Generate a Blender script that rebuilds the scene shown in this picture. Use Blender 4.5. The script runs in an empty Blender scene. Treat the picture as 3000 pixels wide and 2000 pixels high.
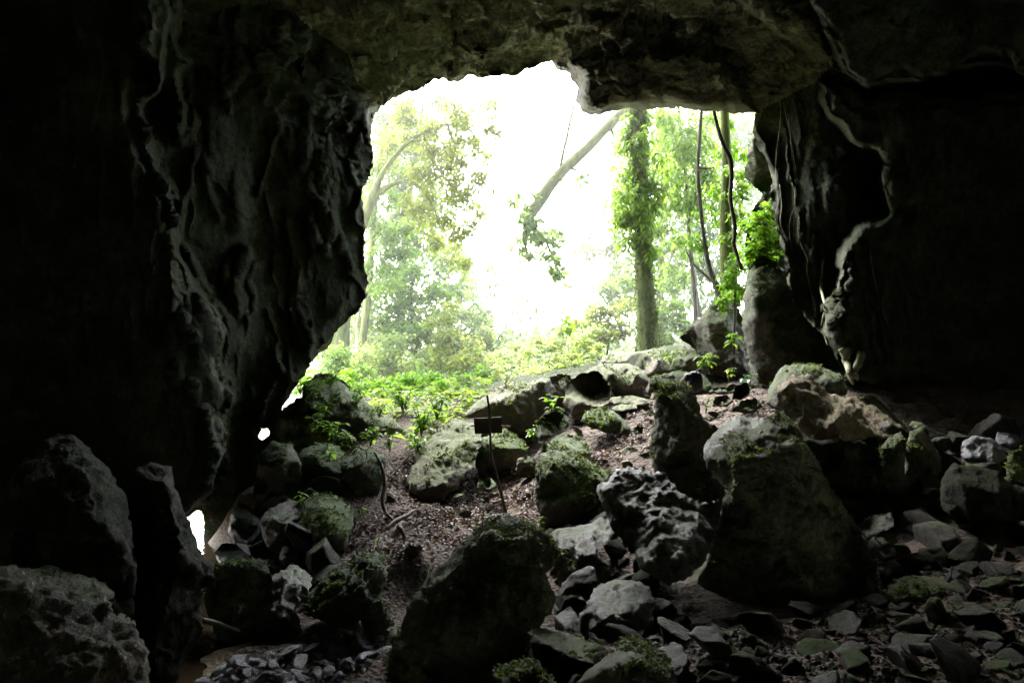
import bpy, math, random
import numpy as np
from mathutils import Vector
from mathutils.geometry import delaunay_2d_cdt

random.seed(7)
RNG = np.random.default_rng(7)
SC = bpy.context.scene
COL = SC.collection
PI = math.pi

# ------------------------------------------------------------------ camera
CAM_Z, FOC, PITCH = 1.7, 2250.0, math.radians(2.03)
cam_d = bpy.data.cameras.new('camera')
cam_d.lens = 27.0
cam_d.sensor_width = 36.0
cam_d.clip_start = 0.05
cam_d.clip_end = 2000.0
cam = bpy.data.objects.new('camera', cam_d)
COL.objects.link(cam)
cam.location = (0, 0, CAM_Z)
cam.rotation_euler = (PI / 2 + PITCH, 0, 0)
SC.camera = cam
CP, SP = math.cos(PITCH), math.sin(PITCH)


def P(px, py, Y):
    """photo measurement (3000 x 2000) at distance Y -> world point"""
    px = np.asarray(px, float); py = np.asarray(py, float); Y = np.asarray(Y, float)
    a = (px - 1500.0) / FOC
    b = (1000.0 - py) / FOC
    dy = CP - b * SP
    dz = SP + b * CP
    t = Y / dy
    return np.stack(np.broadcast_arrays(a * t, Y, CAM_Z + dz * t), -1)


def proj(p):
    p = np.asarray(p, float)
    y = p[..., 1]; z = p[..., 2] - CAM_Z
    f = y * CP + z * SP
    u = -y * SP + z * CP
    return 1500 + FOC * p[..., 0] / f, 1000 - FOC * u / f


# ------------------------------------------------------------------ noise
_perm = np.random.default_rng(3).permutation(256)
_perm = np.concatenate([_perm, _perm])
_g = np.random.default_rng(4).normal(size=(256, 3))
_g /= np.linalg.norm(_g, axis=1)[:, None]


def perlin(p):
    p = np.asarray(p, float)
    i = np.floor(p).astype(int)
    f = p - i
    i &= 255
    w = f * f * f * (f * (f * 6 - 15) + 10)
    out = np.zeros(len(p))
    for dx in (0, 1):
        for dy in (0, 1):
            for dz in (0, 1):
                h = _perm[(_perm[(_perm[(i[:, 0] + dx) & 255] + i[:, 1] + dy) & 255] + i[:, 2] + dz) & 255]
                g = _g[h]
                d = g[:, 0] * (f[:, 0] - dx) + g[:, 1] * (f[:, 1] - dy) + g[:, 2] * (f[:, 2] - dz)
                ww = (w[:, 0] if dx else 1 - w[:, 0]) * (w[:, 1] if dy else 1 - w[:, 1]) * (w[:, 2] if dz else 1 - w[:, 2])
                out += ww * d
    return out * 1.5


def fbm(p, octv=4, gain=0.5, lac=2.03):
    a, s, o = 1.0, 0.0, 0.0
    p = np.array(p, float)
    for k in range(octv):
        s = s + a * perlin(p + 17.3 * k)
        p = p * lac
        a *= gain
    return s


def ridged(p, octv=4, gain=0.55, lac=2.1):
    a, s = 1.0, 0.0
    p = np.array(p, float)
    for k in range(octv):
        s = s + a * (0.5 - np.abs(perlin(p + 31.7 * k)) * 1.6)
        p = p * lac
        a *= gain
    return s


def facet(p, seed=0):
    """broken-plane noise: every Voronoi cell is tilted its own way"""
    p = np.asarray(p, float) + seed * 5.13
    i = np.floor(p).astype(int)
    best = np.full(len(p), 1e9)
    out = np.zeros(len(p))
    for dx in (-1, 0, 1):
        for dy in (-1, 0, 1):
            for dz in (-1, 0, 1):
                c = i + np.array([dx, dy, dz])
                h = _perm[(_perm[(_perm[c[:, 0] & 255] + c[:, 1]) & 255] + c[:, 2]) & 255]
                sd = c + .5 + .45 * _g[(h * 7 + 3) & 255]
                r = p - sd
                d = (r * r).sum(1)
                k = d < best
                best = np.where(k, d, best)
                out = np.where(k, (r * _g[h]).sum(1), out)
    return out


# ------------------------------------------------------------------ 2-D helpers
def in_poly(x, y, poly):
    poly = np.asarray(poly, float)[:, :2]
    n = len(poly)
    inside = np.zeros(x.shape, bool)
    for k in range(n):
        x0, y0 = poly[k]
        x1, y1 = poly[(k + 1) % n]
        if y0 == y1:
            continue
        c = ((y0 > y) != (y1 > y)) & (x < (x1 - x0) * (y - y0) / (y1 - y0) + x0)
        inside ^= c
    return inside


def seg_dist(x, y, line, closed=False):
    line = np.asarray(line, float)[:, :2]
    best = np.full(x.shape, 1e9)
    cx = np.zeros(x.shape); cy = np.zeros(x.shape)
    n = len(line)
    for k in range(n if closed else n - 1):
        x0, y0 = line[k]
        x1, y1 = line[(k + 1) % n]
        dx, dy = x1 - x0, y1 - y0
        L = dx * dx + dy * dy + 1e-12
        t = np.clip(((x - x0) * dx + (y - y0) * dy) / L, 0, 1)
        qx, qy = x0 + t * dx, y0 + t * dy
        d = np.hypot(x - qx, y - qy)
        m = d < best
        best = np.where(m, d, best)
        cx = np.where(m, qx, cx); cy = np.where(m, qy, cy)
    return best, cx, cy


def sstep(a, b, x):
    t = np.clip((x - a) / (b - a), 0, 1)
    return t * t * (3 - 2 * t)


def jag(poly, step, amp, seed, closed=True):
    """subdivide a polygon and give it a rough natural edge"""
    poly = np.asarray(poly, float)
    rg = np.random.default_rng(seed)
    out = []
    n = len(poly)
    for k in range(n if closed else n - 1):
        a, b = poly[k], poly[(k + 1) % n]
        L = math.hypot(b[0] - a[0], b[1] - a[1])
        m = max(1, int(round(L / step)))
        nx, ny = -(b[1] - a[1]) / (L + 1e-9), (b[0] - a[0]) / (L + 1e-9)
        off = np.zeros(m + 1)
        # midpoint displacement
        ph = rg.uniform(0, 99)
        for j in range(1, m):
            t = j / m
            e = math.sin(PI * t)
            nz = perlin(np.array([[t * L / (step * 4.0) + ph, ph, 0.3]]))[0] * 1.0 \
                + perlin(np.array([[t * L / (step * 1.7) + ph, ph, 5.3]]))[0] * 0.6
            off[j] = amp * nz * min(1, e * 2.5) * min(1.0, L / (step * 5))
        for j in range(m):
            t = j / m
            p = a + (b - a) * t
            p = p.copy()
            p[0] += nx * off[j]; p[1] += ny * off[j]
            out.append(p)
    if not closed:
        out.append(poly[-1])
    return np.array(out)


class RBF:
    def __init__(self, pts, vals, lin=True):
        self.p = np.asarray(pts, float)
        v = np.asarray(vals, float)
        n, d = self.p.shape
        K = -np.linalg.norm(self.p[:, None] - self.p[None], axis=2)
        A = np.zeros((n + 1, n + 1))
        A[:n, :n] = K - 1e-6 * np.eye(n)
        A[:n, n] = 1; A[n, :n] = 1
        self.w = np.linalg.solve(A, np.concatenate([v, [0]]))

    def __call__(self, q):
        q = np.asarray(q, float)
        out = np.empty(len(q))
        for s in range(0, len(q), 20000):
            K = -np.linalg.norm(q[s:s + 20000, None] - self.p[None], axis=2)
            out[s:s + 20000] = K @ self.w[:-1] + self.w[-1]
        return out


# ------------------------------------------------------------------ object helpers
def tag(o, label=None, cat=None, group=None, kind=None):
    if label: o['label'] = label
    if cat: o['category'] = cat
    if group: o['group'] = group
    if kind: o['kind'] = kind
    return o


def mesh_np(name, V, F, mat=None, smooth=True, loc=None):
    """V (n,3) array; F list/array of tris or quads (all same length)"""
    V = np.asarray(V, np.float32)
    me = bpy.data.meshes.new(name)
    F = np.asarray(F, np.int32)
    if loc is not None:
        V = V - np.asarray(loc, np.float32)
    me.vertices.add(len(V))
    me.vertices.foreach_set('co', V.ravel())
    n, k = F.shape
    me.loops.add(n * k)
    me.loops.foreach_set('vertex_index', F.ravel())
    me.polygons.add(n)
    me.polygons.foreach_set('loop_start', np.arange(0, n * k, k, dtype=np.int32))
    me.polygons.foreach_set('use_smooth', np.full(n, smooth))
    me.update(calc_edges=True)
    me.validate()
    if mat: me.materials.append(mat)
    return me


def link(name, me, parent=None, loc=None):
    o = bpy.data.objects.new(name, me)
    COL.objects.link(o)
    if loc is not None: o.location = tuple(float(v) for v in loc)
    if parent is not None: o.parent = parent
    return o


def empty(name, loc):
    o = bpy.data.objects.new(name, None)
    COL.objects.link(o)
    o.empty_display_size = 0.2
    o.location = tuple(float(v) for v in loc)
    return o


def vnormals(V, F):
    N = np.zeros_like(V)
    a, b, c = V[F[:, 0]], V[F[:, 1]], V[F[:, 2]]
    n = np.cross(b - a, c - a)
    for k in range(3):
        np.add.at(N, F[:, k], n)
    return N / (np.linalg.norm(N, axis=1)[:, None] + 1e-12)


def tube(path, radii, sides=8, seed=0, rough=0.0):
    """tapered tube along a path -> V, F(quads)"""
    path = np.asarray(path, float)
    radii = np.broadcast_to(np.asarray(radii, float), (len(path),))
    # resample with Catmull-Rom
    n = len(path)
    if n > 2:
        m = 5
        q, r = [], []
        for i in range(n - 1):
            p0 = path[max(i - 1, 0)]; p1 = path[i]; p2 = path[i + 1]; p3 = path[min(i + 2, n - 1)]
            for j in range(m):
                t = j / m
                q.append(0.5 * ((2 * p1) + (-p0 + p2) * t + (2 * p0 - 5 * p1 + 4 * p2 - p3) * t * t + (-p0 + 3 * p1 - 3 * p2 + p3) * t ** 3))
                r.append(radii[i] * (1 - t) + radii[i + 1] * t)
        q.append(path[-1]); r.append(radii[-1])
        path, radii = np.array(q), np.array(r)
    else:
        t = np.linspace(0, 1, 7)[:, None]
        path = path[0] * (1 - t) + path[-1] * t
        radii = radii[0] * (1 - t[:, 0]) + radii[-1] * t[:, 0]
    n = len(path)
    T = np.gradient(path, axis=0)
    T /= np.linalg.norm(T, axis=1)[:, None] + 1e-12
    up = np.array([0.31, 0.2, 0.93]) if abs(T[:, 2]).mean() < 0.8 else np.array([0.0, 1.0, 0.05])
    A = np.cross(T, up); A /= np.linalg.norm(A, axis=1)[:, None] + 1e-12
    B = np.cross(T, A)
    ang = np.linspace(0, 2 * PI, sides, endpoint=False)
    V = path[:, None] + radii[:, None, None] * (np.cos(ang)[None, :, None] * A[:, None] + np.sin(ang)[None, :, None] * B[:, None])
    V = V.reshape(-1, 3)
    if rough:
        rr = np.repeat(radii, sides)
        c = np.repeat(path, sides, 0)
        k = 1 + rough * fbm(V / (np.mean(radii) * 2.0) + seed * 3.1, 3)
        V = c + (V - c) * k[:, None]
    i = np.arange(n - 1)[:, None] * sides
    j = np.arange(sides)[None]
    j2 = (j + 1) % sides
    F = np.stack([i + j, i + j2, i + sides + j2, i + sides + j], -1).reshape(-1, 4)
    # caps
    V = np.vstack([V, path[0], path[-1]])
    e0, e1 = len(V) - 2, len(V) - 1
    caps = [[e0, (k + 1) % sides, k, k] for k in range(sides)]
    s = (n - 1) * sides
    caps += [[e1, s + k, s + (k + 1) % sides, s + (k + 1) % sides] for k in range(sides)]
    return V, F, np.array(caps)


class Buf:
    """collects pieces of one mesh"""
    def __init__(self): self.v, self.f, self.n = [], [], 0

    def add(self, V, F):
        self.v.append(np.asarray(V, float)); self.f.extend([[int(i) + self.n for i in f] for f in F]); self.n += len(V)

    def tube(self, path, radii, sides=8, rough=0.0, seed=0):
        V, F, C = tube(path, radii, sides, seed, rough)
        self.add(V, list(F) + [list(dict.fromkeys(int(i) for i in c)) for c in C])

    def build(self, name, mat, parent=None, loc=None, smooth=True):
        V = np.vstack(self.v)
        off = np.zeros(3) if loc is None else np.asarray(loc, float)
        me = bpy.data.meshes.new(name)
        me.from_pydata((V - off).tolist(), [], self.f)
        me.polygons.foreach_set('use_smooth', [smooth] * len(me.polygons))
        me.update()
        me.materials.append(mat)
        o = bpy.data.objects.new(name, me)
        COL.objects.link(o)
        if parent is not None: o.parent = parent
        elif loc is not None: o.location = tuple(float(v) for v in off)
        return o


# ------------------------------------------------------------------ materials
def nt(name):
    m = bpy.data.materials.new(name)
    m.use_nodes = True
    t = m.node_tree
    t.nodes.clear()
    out = t.nodes.new('ShaderNodeOutputMaterial')
    return m, t, out


def nd(t, kind, **kw):
    n = t.nodes.new(kind)
    for k, v in kw.items():
        if k.startswith('i_'):
            key = k[2:]
            key = int(key) if key.isdigit() else key.replace('_', ' ')
            n.inputs[key].default_value = v
        else:
            setattr(n, k, v)
    return n


def mixc(t, fac, a, b, mode='MIX'):
    n = t.nodes.new('ShaderNodeMix')
    n.data_type = 'RGBA'
    n.blend_type = mode
    L = t.links.new
    if hasattr(fac, 'links'): L(fac, n.inputs[0])
    else: n.inputs[0].default_value = fac
    for s, v in ((6, a), (7, b)):
        if hasattr(v, 'links'): L(v, n.inputs[s])
        else: n.inputs[s].default_value = (*v, 1)
    return n.outputs[2]


def ramp(t, src, pts):
    r = t.nodes.new('ShaderNodeValToRGB')
    e = r.color_ramp.elements
    while len(e) > 1: e.remove(e[-1])
    for i, (p, c) in enumerate(pts):
        x = e[0] if i == 0 else e.new(p)
        x.position = p
        x.color = (c, c, c, 1) if isinstance(c, (int, float)) else (*c, 1)
    t.links.new(src, r.inputs[0])
    return r.outputs[0]


def rock_mat(name, dark, light, moss=0.0, moss_col=(0.035, 0.075, 0.012), rough=0.8, scale=1.0, bump=0.5, spec=0.4, wet=0.0, pale=None, stretch=(1, 1, 1)):
    if 'wet' not in name and 'back' not in name:
        dark = (dark[0], dark[1] * .99, dark[2] * .86); light = (light[0], light[1] * .99, light[2] * .88)
    m, t, out = nt(name)
    L = t.links.new
    b = nd(t, 'ShaderNodeBsdfPrincipled')
    L(b.outputs[0], out.inputs[0])
    geo = nd(t, 'ShaderNodeNewGeometry')
    mp = nd(t, 'ShaderNodeMapping')
    L(geo.outputs['Position'], mp.inputs[0])
    mp.inputs['Scale'].default_value = stretch
    pos = mp.outputs[0]
    n1 = nd(t, 'ShaderNodeTexNoise', i_Scale=1.6 * scale, i_Detail=9.0, i_Roughness=0.62)
    n2 = nd(t, 'ShaderNodeTexNoise', i_Scale=9.0 * scale, i_Detail=8.0, i_Roughness=0.7)
    n3 = nd(t, 'ShaderNodeTexNoise', i_Scale=38.0 * scale, i_Detail=5.0, i_Roughness=0.7)
    vo = nd(t, 'ShaderNodeTexVoronoi', i_Scale=5.0 * scale, feature='DISTANCE_TO_EDGE')
    wp = nd(t, 'ShaderNodeVectorMath', operation='MULTIPLY_ADD')
    L(n2.outputs['Color'], wp.inputs[0]); wp.inputs[1].default_value = (0.25, 0.25, 0.25); L(pos, wp.inputs[2])
    for n in (n1, n2, n3): L(pos, n.inputs['Vector'])
    L(wp.outputs[0], vo.inputs['Vector'])
    c = mixc(t, ramp(t, n1.outputs[0], [(0.35, 0.0), (0.65, 1.0)]), dark, light)
    c = mixc(t, ramp(t, n2.outputs[0], [(0.3, 0.75), (0.5, 0.15), (0.7, 0.0)]), c, tuple(v * 0.45 for v in dark))
    c = mixc(t, ramp(t, n3.outputs[0], [(0.55, 0.0), (0.75, 0.5)]), c, tuple(min(1, v * 1.5) for v in light))
    if pale:
        c = mixc(t, ramp(t, n2.outputs[0], [(0.56, 0.0), (0.63, 0.8)]), c, pale)
    cr = ramp(t, vo.outputs['Distance'], [(0.0, 1.0), (0.035, 0.0)])
    c = mixc(t, cr, c, tuple(v * 0.35 for v in dark))
    if moss > 0:
        sp = nd(t, 'ShaderNodeSeparateXYZ')
        L(geo.outputs['Normal'], sp.inputs[0])
        nm = nd(t, 'ShaderNodeTexNoise', i_Scale=2.3, i_Detail=7.0, i_Roughness=0.65)
        L(geo.outputs['Position'], nm.inputs['Vector'])
        a = nd(t, 'ShaderNodeMath', operation='MULTIPLY_ADD'); L(sp.outputs[2], a.inputs[0]); a.inputs[1].default_value = 0.28
        a0 = nd(t, 'ShaderNodeMath', operation='MULTIPLY_ADD'); L(n2.outputs[0], a0.inputs[0]); a0.inputs[1].default_value = .45; L(nm.outputs[0], a0.inputs[2])
        a1 = nd(t, 'ShaderNodeMath', operation='SUBTRACT'); L(a0.outputs[0], a1.inputs[0]); a1.inputs[1].default_value = .225
        L(a1.outputs[0], a.inputs[2])
        f = ramp(t, a.outputs[0], [(0.78 - 0.45 * moss, 0.0), (0.92 - 0.45 * moss, min(1.0, 0.55 + moss * 0.5))])
        mc = mixc(t, n3.outputs[0], tuple(v * 0.6 for v in moss_col), tuple(v * 1.7 for v in moss_col))
        c = mixc(t, f, c, mc)
    L(c, b.inputs['Base Color'])
    b.inputs['Roughness'].default_value = rough
    if wet:
        L(ramp(t, n2.outputs[0], [(0.35, rough), (0.65, rough - wet)]), b.inputs['Roughness'])
    b.inputs['Specular IOR Level'].default_value = spec
    ad = nd(t, 'ShaderNodeMath', operation='MULTIPLY_ADD'); L(n2.outputs[0], ad.inputs[0]); ad.inputs[1].default_value = 1.3; L(n3.outputs[0], ad.inputs[2])
    ad2 = nd(t, 'ShaderNodeMath', operation='MULTIPLY_ADD'); L(cr, ad2.inputs[0]); ad2.inputs[1].default_value = -0.6; L(ad.outputs[0], ad2.inputs[2])
    bp = nd(t, 'ShaderNodeBump', i_Strength=bump, i_Distance=0.06 / scale)
    L(ad2.outputs[0], bp.inputs['Height'])
    L(bp.outputs[0], b.inputs['Normal'])
    return m


def leaf_mat(name, c_dark, c_light, trans=0.5, rough=0.45):
    m, t, out = nt(name)
    L = t.links.new
    geo = nd(t, 'ShaderNodeNewGeometry')
    r = geo.outputs['Random Per Island']
    c = ramp(t, r, [(0.0, c_dark), (0.55, tuple((a + b) / 2 for a, b in zip(c_dark, c_light))), (1.0, c_light)])
    b = nd(t, 'ShaderNodeBsdfPrincipled', i_Roughness=rough)
    b.inputs['Specular IOR Level'].default_value = 0.35
    tr = nd(t, 'ShaderNodeBsdfTranslucent')
    n = nd(t, 'ShaderNodeTexNoise', i_Scale=1.3, i_Detail=3.0)
    L(geo.outputs['Position'], n.inputs['Vector'])
    c2 = mixc(t, ramp(t, n.outputs[0], [(0.35, 0.0), (0.65, 0.6)]), c, tuple(v * 0.5 for v in c_dark))
    L(c2, b.inputs['Base Color'])
    ct = mixc(t, 1.0, c2, (1.25, 1.2, 0.6), 'MULTIPLY')
    L(ct, tr.inputs[0])
    mx = nd(t, 'ShaderNodeMixShader', i_0=trans)
    L(b.outputs[0], mx.inputs[1]); L(tr.outputs[0], mx.inputs[2])
    L(mx.outputs[0], out.inputs[0])
    return m


def simple_mat(name, c1, c2, scale=8.0, rough=0.7, bump=0.3, stretch=(1, 1, 1), spec=0.3, coords='pos'):
    m, t, out = nt(name)
    L = t.links.new
    b = nd(t, 'ShaderNodeBsdfPrincipled', i_Roughness=rough)
    b.inputs['Specular IOR Level'].default_value = spec
    L(b.outputs[0], out.inputs[0])
    geo = nd(t, 'ShaderNodeNewGeometry')
    mp = nd(t, 'ShaderNodeMapping'); mp.inputs['Scale'].default_value = stretch
    L(geo.outputs['Position'], mp.inputs[0])
    n = nd(t, 'ShaderNodeTexNoise', i_Scale=scale, i_Detail=8.0, i_Roughness=0.65)
    L(mp.outputs[0], n.inputs['Vector'])
    L(mixc(t, ramp(t, n.outputs[0], [(0.35, 0.0), (0.65, 1.0)]), c1, c2), b.inputs['Base Color'])
    bp = nd(t, 'ShaderNodeBump', i_Strength=bump, i_Distance=0.03)
    L(n.outputs[0], bp.inputs['Height']); L(bp.outputs[0], b.inputs['Normal'])
    return m


M = {}
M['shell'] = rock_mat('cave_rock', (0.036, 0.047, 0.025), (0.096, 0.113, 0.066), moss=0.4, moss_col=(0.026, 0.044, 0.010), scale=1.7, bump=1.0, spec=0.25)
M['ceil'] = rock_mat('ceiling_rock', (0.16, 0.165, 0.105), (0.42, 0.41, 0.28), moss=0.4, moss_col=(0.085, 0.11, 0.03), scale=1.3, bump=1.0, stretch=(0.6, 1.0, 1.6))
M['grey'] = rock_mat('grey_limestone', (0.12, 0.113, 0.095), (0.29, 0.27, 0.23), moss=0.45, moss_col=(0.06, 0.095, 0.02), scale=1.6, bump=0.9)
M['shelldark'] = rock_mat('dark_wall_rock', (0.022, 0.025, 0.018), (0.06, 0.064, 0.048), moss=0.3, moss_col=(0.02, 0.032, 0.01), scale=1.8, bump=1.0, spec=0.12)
M['mossy'] = rock_mat('mossy_limestone', (0.10, 0.092, 0.075), (0.22, 0.20, 0.165), moss=0.8, moss_col=(0.05, 0.095, 0.016), scale=1.6, bump=1.0)
M['dark'] = rock_mat('dark_boulder_rock', (0.125, 0.135, 0.098), (0.27, 0.28, 0.21), moss=0.35, moss_col=(0.035, 0.055, 0.014), scale=1.7, bump=1.0, spec=0.2)
M['darkmoss'] = rock_mat('dark_mossy_rock', (0.09, 0.09, 0.072), (0.21, 0.205, 0.165), moss=0.65, moss_col=(0.035, 0.068, 0.012), scale=1.7, bump=1.0)
M['knob'] = rock_mat('knobbly_wet_rock', (0.085, 0.08, 0.07), (0.21, 0.20, 0.18), moss=0.35, scale=2.4, bump=1.0, rough=0.6, wet=0.25, spec=0.5)
M['wet'] = rock_mat('wet_grey_rock', (0.058, 0.055, 0.053), (0.15, 0.143, 0.142), moss=0.3, scale=2.2, bump=0.9, rough=0.6, wet=0.25, spec=0.28)
M['brown'] = rock_mat('brown_limestone', (0.17, 0.145, 0.105), (0.40, 0.34, 0.25), moss=0.2, moss_col=(0.07, 0.085, 0.02), scale=2.0, bump=1.0)
M['pale'] = rock_mat('pale_limestone', (0.15, 0.138, 0.118), (0.34, 0.31, 0.27), moss=0.4, moss_col=(0.075, 0.11, 0.03), scale=1.8, bump=0.9)
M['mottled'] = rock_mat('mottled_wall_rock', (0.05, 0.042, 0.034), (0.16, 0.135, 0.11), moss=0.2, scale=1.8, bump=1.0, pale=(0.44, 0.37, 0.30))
M['bluish'] = rock_mat('sky_tinted_wet_rock', (0.07, 0.074, 0.09), (0.17, 0.175, 0.215), moss=0.05, scale=1.6, bump=0.6, rough=0.55, wet=0.2, spec=0.5)  # blue sky reflection is painted into the base colour
M['bark'] = simple_mat('mossy_bark', (0.05, 0.085, 0.015), (0.17, 0.19, 0.06), scale=9, bump=0.8, stretch=(1, 1, 0.25), rough=0.85)
M['palebark'] = simple_mat('pale_bark', (0.20, 0.19, 0.13), (0.36, 0.34, 0.24), scale=7, bump=0.6, stretch=(1, 1, 0.4), rough=0.85)
M['darkbark'] = simple_mat('dark_bark', (0.035, 0.03, 0.022), (0.10, 0.085, 0.06), scale=14, bump=0.6, stretch=(1, 1, 0.3))
M['rear_bounce'] = rock_mat('pale_back_bounce_rock', (0.50, 0.52, 0.42), (0.68, 0.70, 0.59), moss=0.1, scale=1.0, bump=0.5)  # pale off-camera rock, added to bounce light onto camera-facing faces
M['wetpebble'] = rock_mat('wet_pebble_rock', (0.10, 0.105, 0.125), (0.26, 0.27, 0.32), moss=0.0, scale=2.5, bump=0.5, rough=0.4, wet=0.2, spec=0.5)  # the sky's blue glint is put into the pebble colour itself
M['wood'] = simple_mat('damp_wood', (0.07, 0.052, 0.038), (0.20, 0.155, 0.115), scale=18, bump=0.6, stretch=(1, 1, 0.4))
M['board'] = simple_mat('dark_sign_board', (0.028, 0.022, 0.016), (0.06, 0.048, 0.034), scale=10, bump=0.25, stretch=(0.2, 1, 2.5), rough=0.7)
M['root'] = simple_mat('pale_root', (0.10, 0.11, 0.06), (0.26, 0.26, 0.16), scale=16, bump=0.4)
M['bag'] = simple_mat('navy_nylon', (0.012, 0.013, 0.022), (0.045, 0.045, 0.075), scale=6, bump=0.2, rough=0.55)
M['strap'] = simple_mat('grey_webbing', (0.12, 0.12, 0.12), (0.25, 0.25, 0.24), scale=30, rough=0.7)
M['skinpink'] = simple_mat('orange_cord', (0.45, 0.22, 0.15), (0.6, 0.35, 0.25), scale=30, rough=0.6)
M['moss'] = leaf_mat('moss_tufts', (0.045, 0.08, 0.01), (0.14, 0.20, 0.035), trans=0.35, rough=0.8)
M['leaf_bright'] = leaf_mat('bright_leaves', (0.08, 0.22, 0.02), (0.28, 0.48, 0.06), trans=0.6)
M['leaf_mid'] = leaf_mat('mid_green_leaves', (0.10, 0.20, 0.04), (0.30, 0.46, 0.11), trans=0.62)
M['leaf_olive'] = leaf_mat('olive_leaves', (0.13, 0.19, 0.03), (0.36, 0.43, 0.11), trans=0.62)
M['leaf_dark'] = leaf_mat('dark_leaves', (0.05, 0.10, 0.03), (0.16, 0.25, 0.07), trans=0.5)
M['leaf_fresh'] = leaf_mat('fresh_ground_leaves', (0.10, 0.20, 0.03), (0.42, 0.55, 0.18), trans=0.55)
M['leaf_pale'] = leaf_mat('pale_leaves', (0.25, 0.36, 0.13), (0.55, 0.64, 0.33), trans=0.62)
M['leaf_wet'] = leaf_mat('shiny_leaves', (0.04, 0.10, 0.05), (0.12, 0.22, 0.12), trans=0.3, rough=0.25)
M['stonedark'] = rock_mat('dark_river_stone', (0.011, 0.0105, 0.009), (0.032, 0.030, 0.027), moss=0.1, scale=2.5, bump=0.6, rough=0.5, wet=0.25, spec=0.12)  # boulder shade is partly put into these dark stone colours
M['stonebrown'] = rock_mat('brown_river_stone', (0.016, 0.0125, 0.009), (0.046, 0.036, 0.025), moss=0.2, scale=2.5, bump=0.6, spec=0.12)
M['litter'] = leaf_mat('dead_leaves', (0.035, 0.023, 0.021), (0.25, 0.17, 0.158), trans=0.1, rough=0.6)
SKY_STRENGTH, SUN_STRENGTH, MIST = 3.6, 9.0, 0.0115

# ------------------------------------------------------------------ cave shell (walls and ceiling)
MOUTH = [(1067, 773), (1069, 665), (1062, 610), (1061, 556), (1080, 520), (1096, 486), (1086, 397), (1099, 333), (1128, 301), (1161, 286), (1179, 276),
         (1192, 270), (1219, 268), (1237, 254), (1272, 232), (1304, 232), (1339, 243), (1379, 219), (1397, 230), (1446, 225),
         (1518, 221), (1545, 201), (1576, 192), (1614, 178), (1629, 203), (1665, 214), (1687, 250), (1687, 299), (1705, 328),
         (1750, 337), (1817, 321), (1862, 315), (1893, 321), (1960, 315), (2019, 320), (2095, 325), (2147, 336), (2217, 330),
         (2204, 378), (2210, 416), (2242, 460), (2265, 537), (2254, 569), (2271, 633), (2287, 722), (2312, 780), (2306, 824),
         (2325, 888), (2370, 945), (2427, 996), (2475, 1110), (2480, 1400), (2750, 2450), (640, 2450), (840, 1320), (828, 1187), (850, 1160),
         (893, 1097), (937, 1020), (1019, 939), (1057, 901), (1080, 824)]
HOLES = [[(762, 1262), (770, 1252), (784, 1250), (792, 1258), (790, 1272), (778, 1283), (764, 1286), (758, 1276)],
         [(440, 1500), (548, 1515),  (572, 1497), (584, 1493), (594, 1508), (597, 1540), (593, 1575), (589, 1600), (590, 1628), (586, 1640), (585, 1770), (440, 1790)]]
MOUTHJ = jag(MOUTH, 6.0, 7.0, 11)

CTRL = np.array([
    # mouth rim
    (1100, 300, 14.5), (1300, 230, 14.6), (1620, 185, 14.6), (1700, 300, 12.6), (1950, 320, 12.6), (2190, 335, 12.8),
    (1080, 380, 13), (1060, 600, 12.5), (1065, 800, 12.4), (1000, 950, 12.0), (880, 1130, 11.4), (835, 1190, 11.2),
    (2205, 400, 13.6), (2240, 520, 13.6), (2290, 720, 13), (2330, 880, 12.4), (2430, 1000, 11.8), (2480, 1120, 11.4),
    # ceiling
    (1500, 60, 11.4), (1200, 60, 11.6), (1900, 60, 10.8), (1500, -40, 10), (1500, -300, 7.5), (1500, -700, 5.5), (1500, -1200, 4.0), (1200, 160, 13.2), (1500, 140, 13.2),
    (2100, 180, 11.2), (2250, 60, 9.9), (700, -300, 6.8), (2300, -300, 6.6), (0, -700, 4.2), (3000, -700, 4.2), (0, -1300, 3.2), (3000, -1300, 3.2),
    # left wall
    (1000, 100, 11.5), (960, 300, 12.4), (950, 600, 12.2), (930, 850, 12.0), (800, 1050, 11.4), (740, 1200, 11.1), (760, 500, 11.6), (650, 300, 11.1), (560, 200, 10.8),
    (640, 800, 11.0), (700, 1000, 11.1), (650, 1350, 10.6), (620, 1480, 10.4), (450, 600, 10.2), (400, 1000, 10.3), (400, 1300, 10.4), (200, 300, 10.1), (200, 1000, 10.2), (200, 1400, 11.2),
    (0, 500, 10.2), (0, 1000, 10.2), (0, 1500, 10.4), (0, 0, 9.8), (500, 1900, 10.2), (300, 2300, 9), (-600, 500, 9.6), (-600, 1500, 9.4), (-1500, 800, 5.0), (-3000, 800, 1.7), (-3000, -1500, 1.7), (-3000, 2300, 1.6),
    # right wall
    (2350, 400, 12.8), (2350, 700, 12.6), (2450, 560, 12.4), (2500, 900, 12.5), (2330, 250, 12.5), (2400, 330, 12.5), (2600, 1150, 13.0), (2650, 600, 13.5), (2700, 900, 13.4), (2750, 1200, 12.8),
    (2800, 400, 13.3), (2500, 100, 11.6), (2800, 100, 12.2), (3000, 100, 12.2), (2800, -60, 11.8), (3000, -60, 11.6), (3000, 500, 13.3), (3000, 900, 13.3), (3250, 500, 12.8), (3250, 900, 12.8), (3250, 1300, 12), (3000, 1180, 12.6), (3000, 1300, 12.2), (3000, 1500, 11.6), (2700, 1500, 12.6), (2500, 1300, 12.8),
    (3000, 2300, 6), (3500, 600, 10.5), (3500, 1800, 8.0), (4500, 800, 4.5), (6000, 800, 2.2), (6000, -1500, 2.0), (6000, 2300, 2.0)], float)

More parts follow.
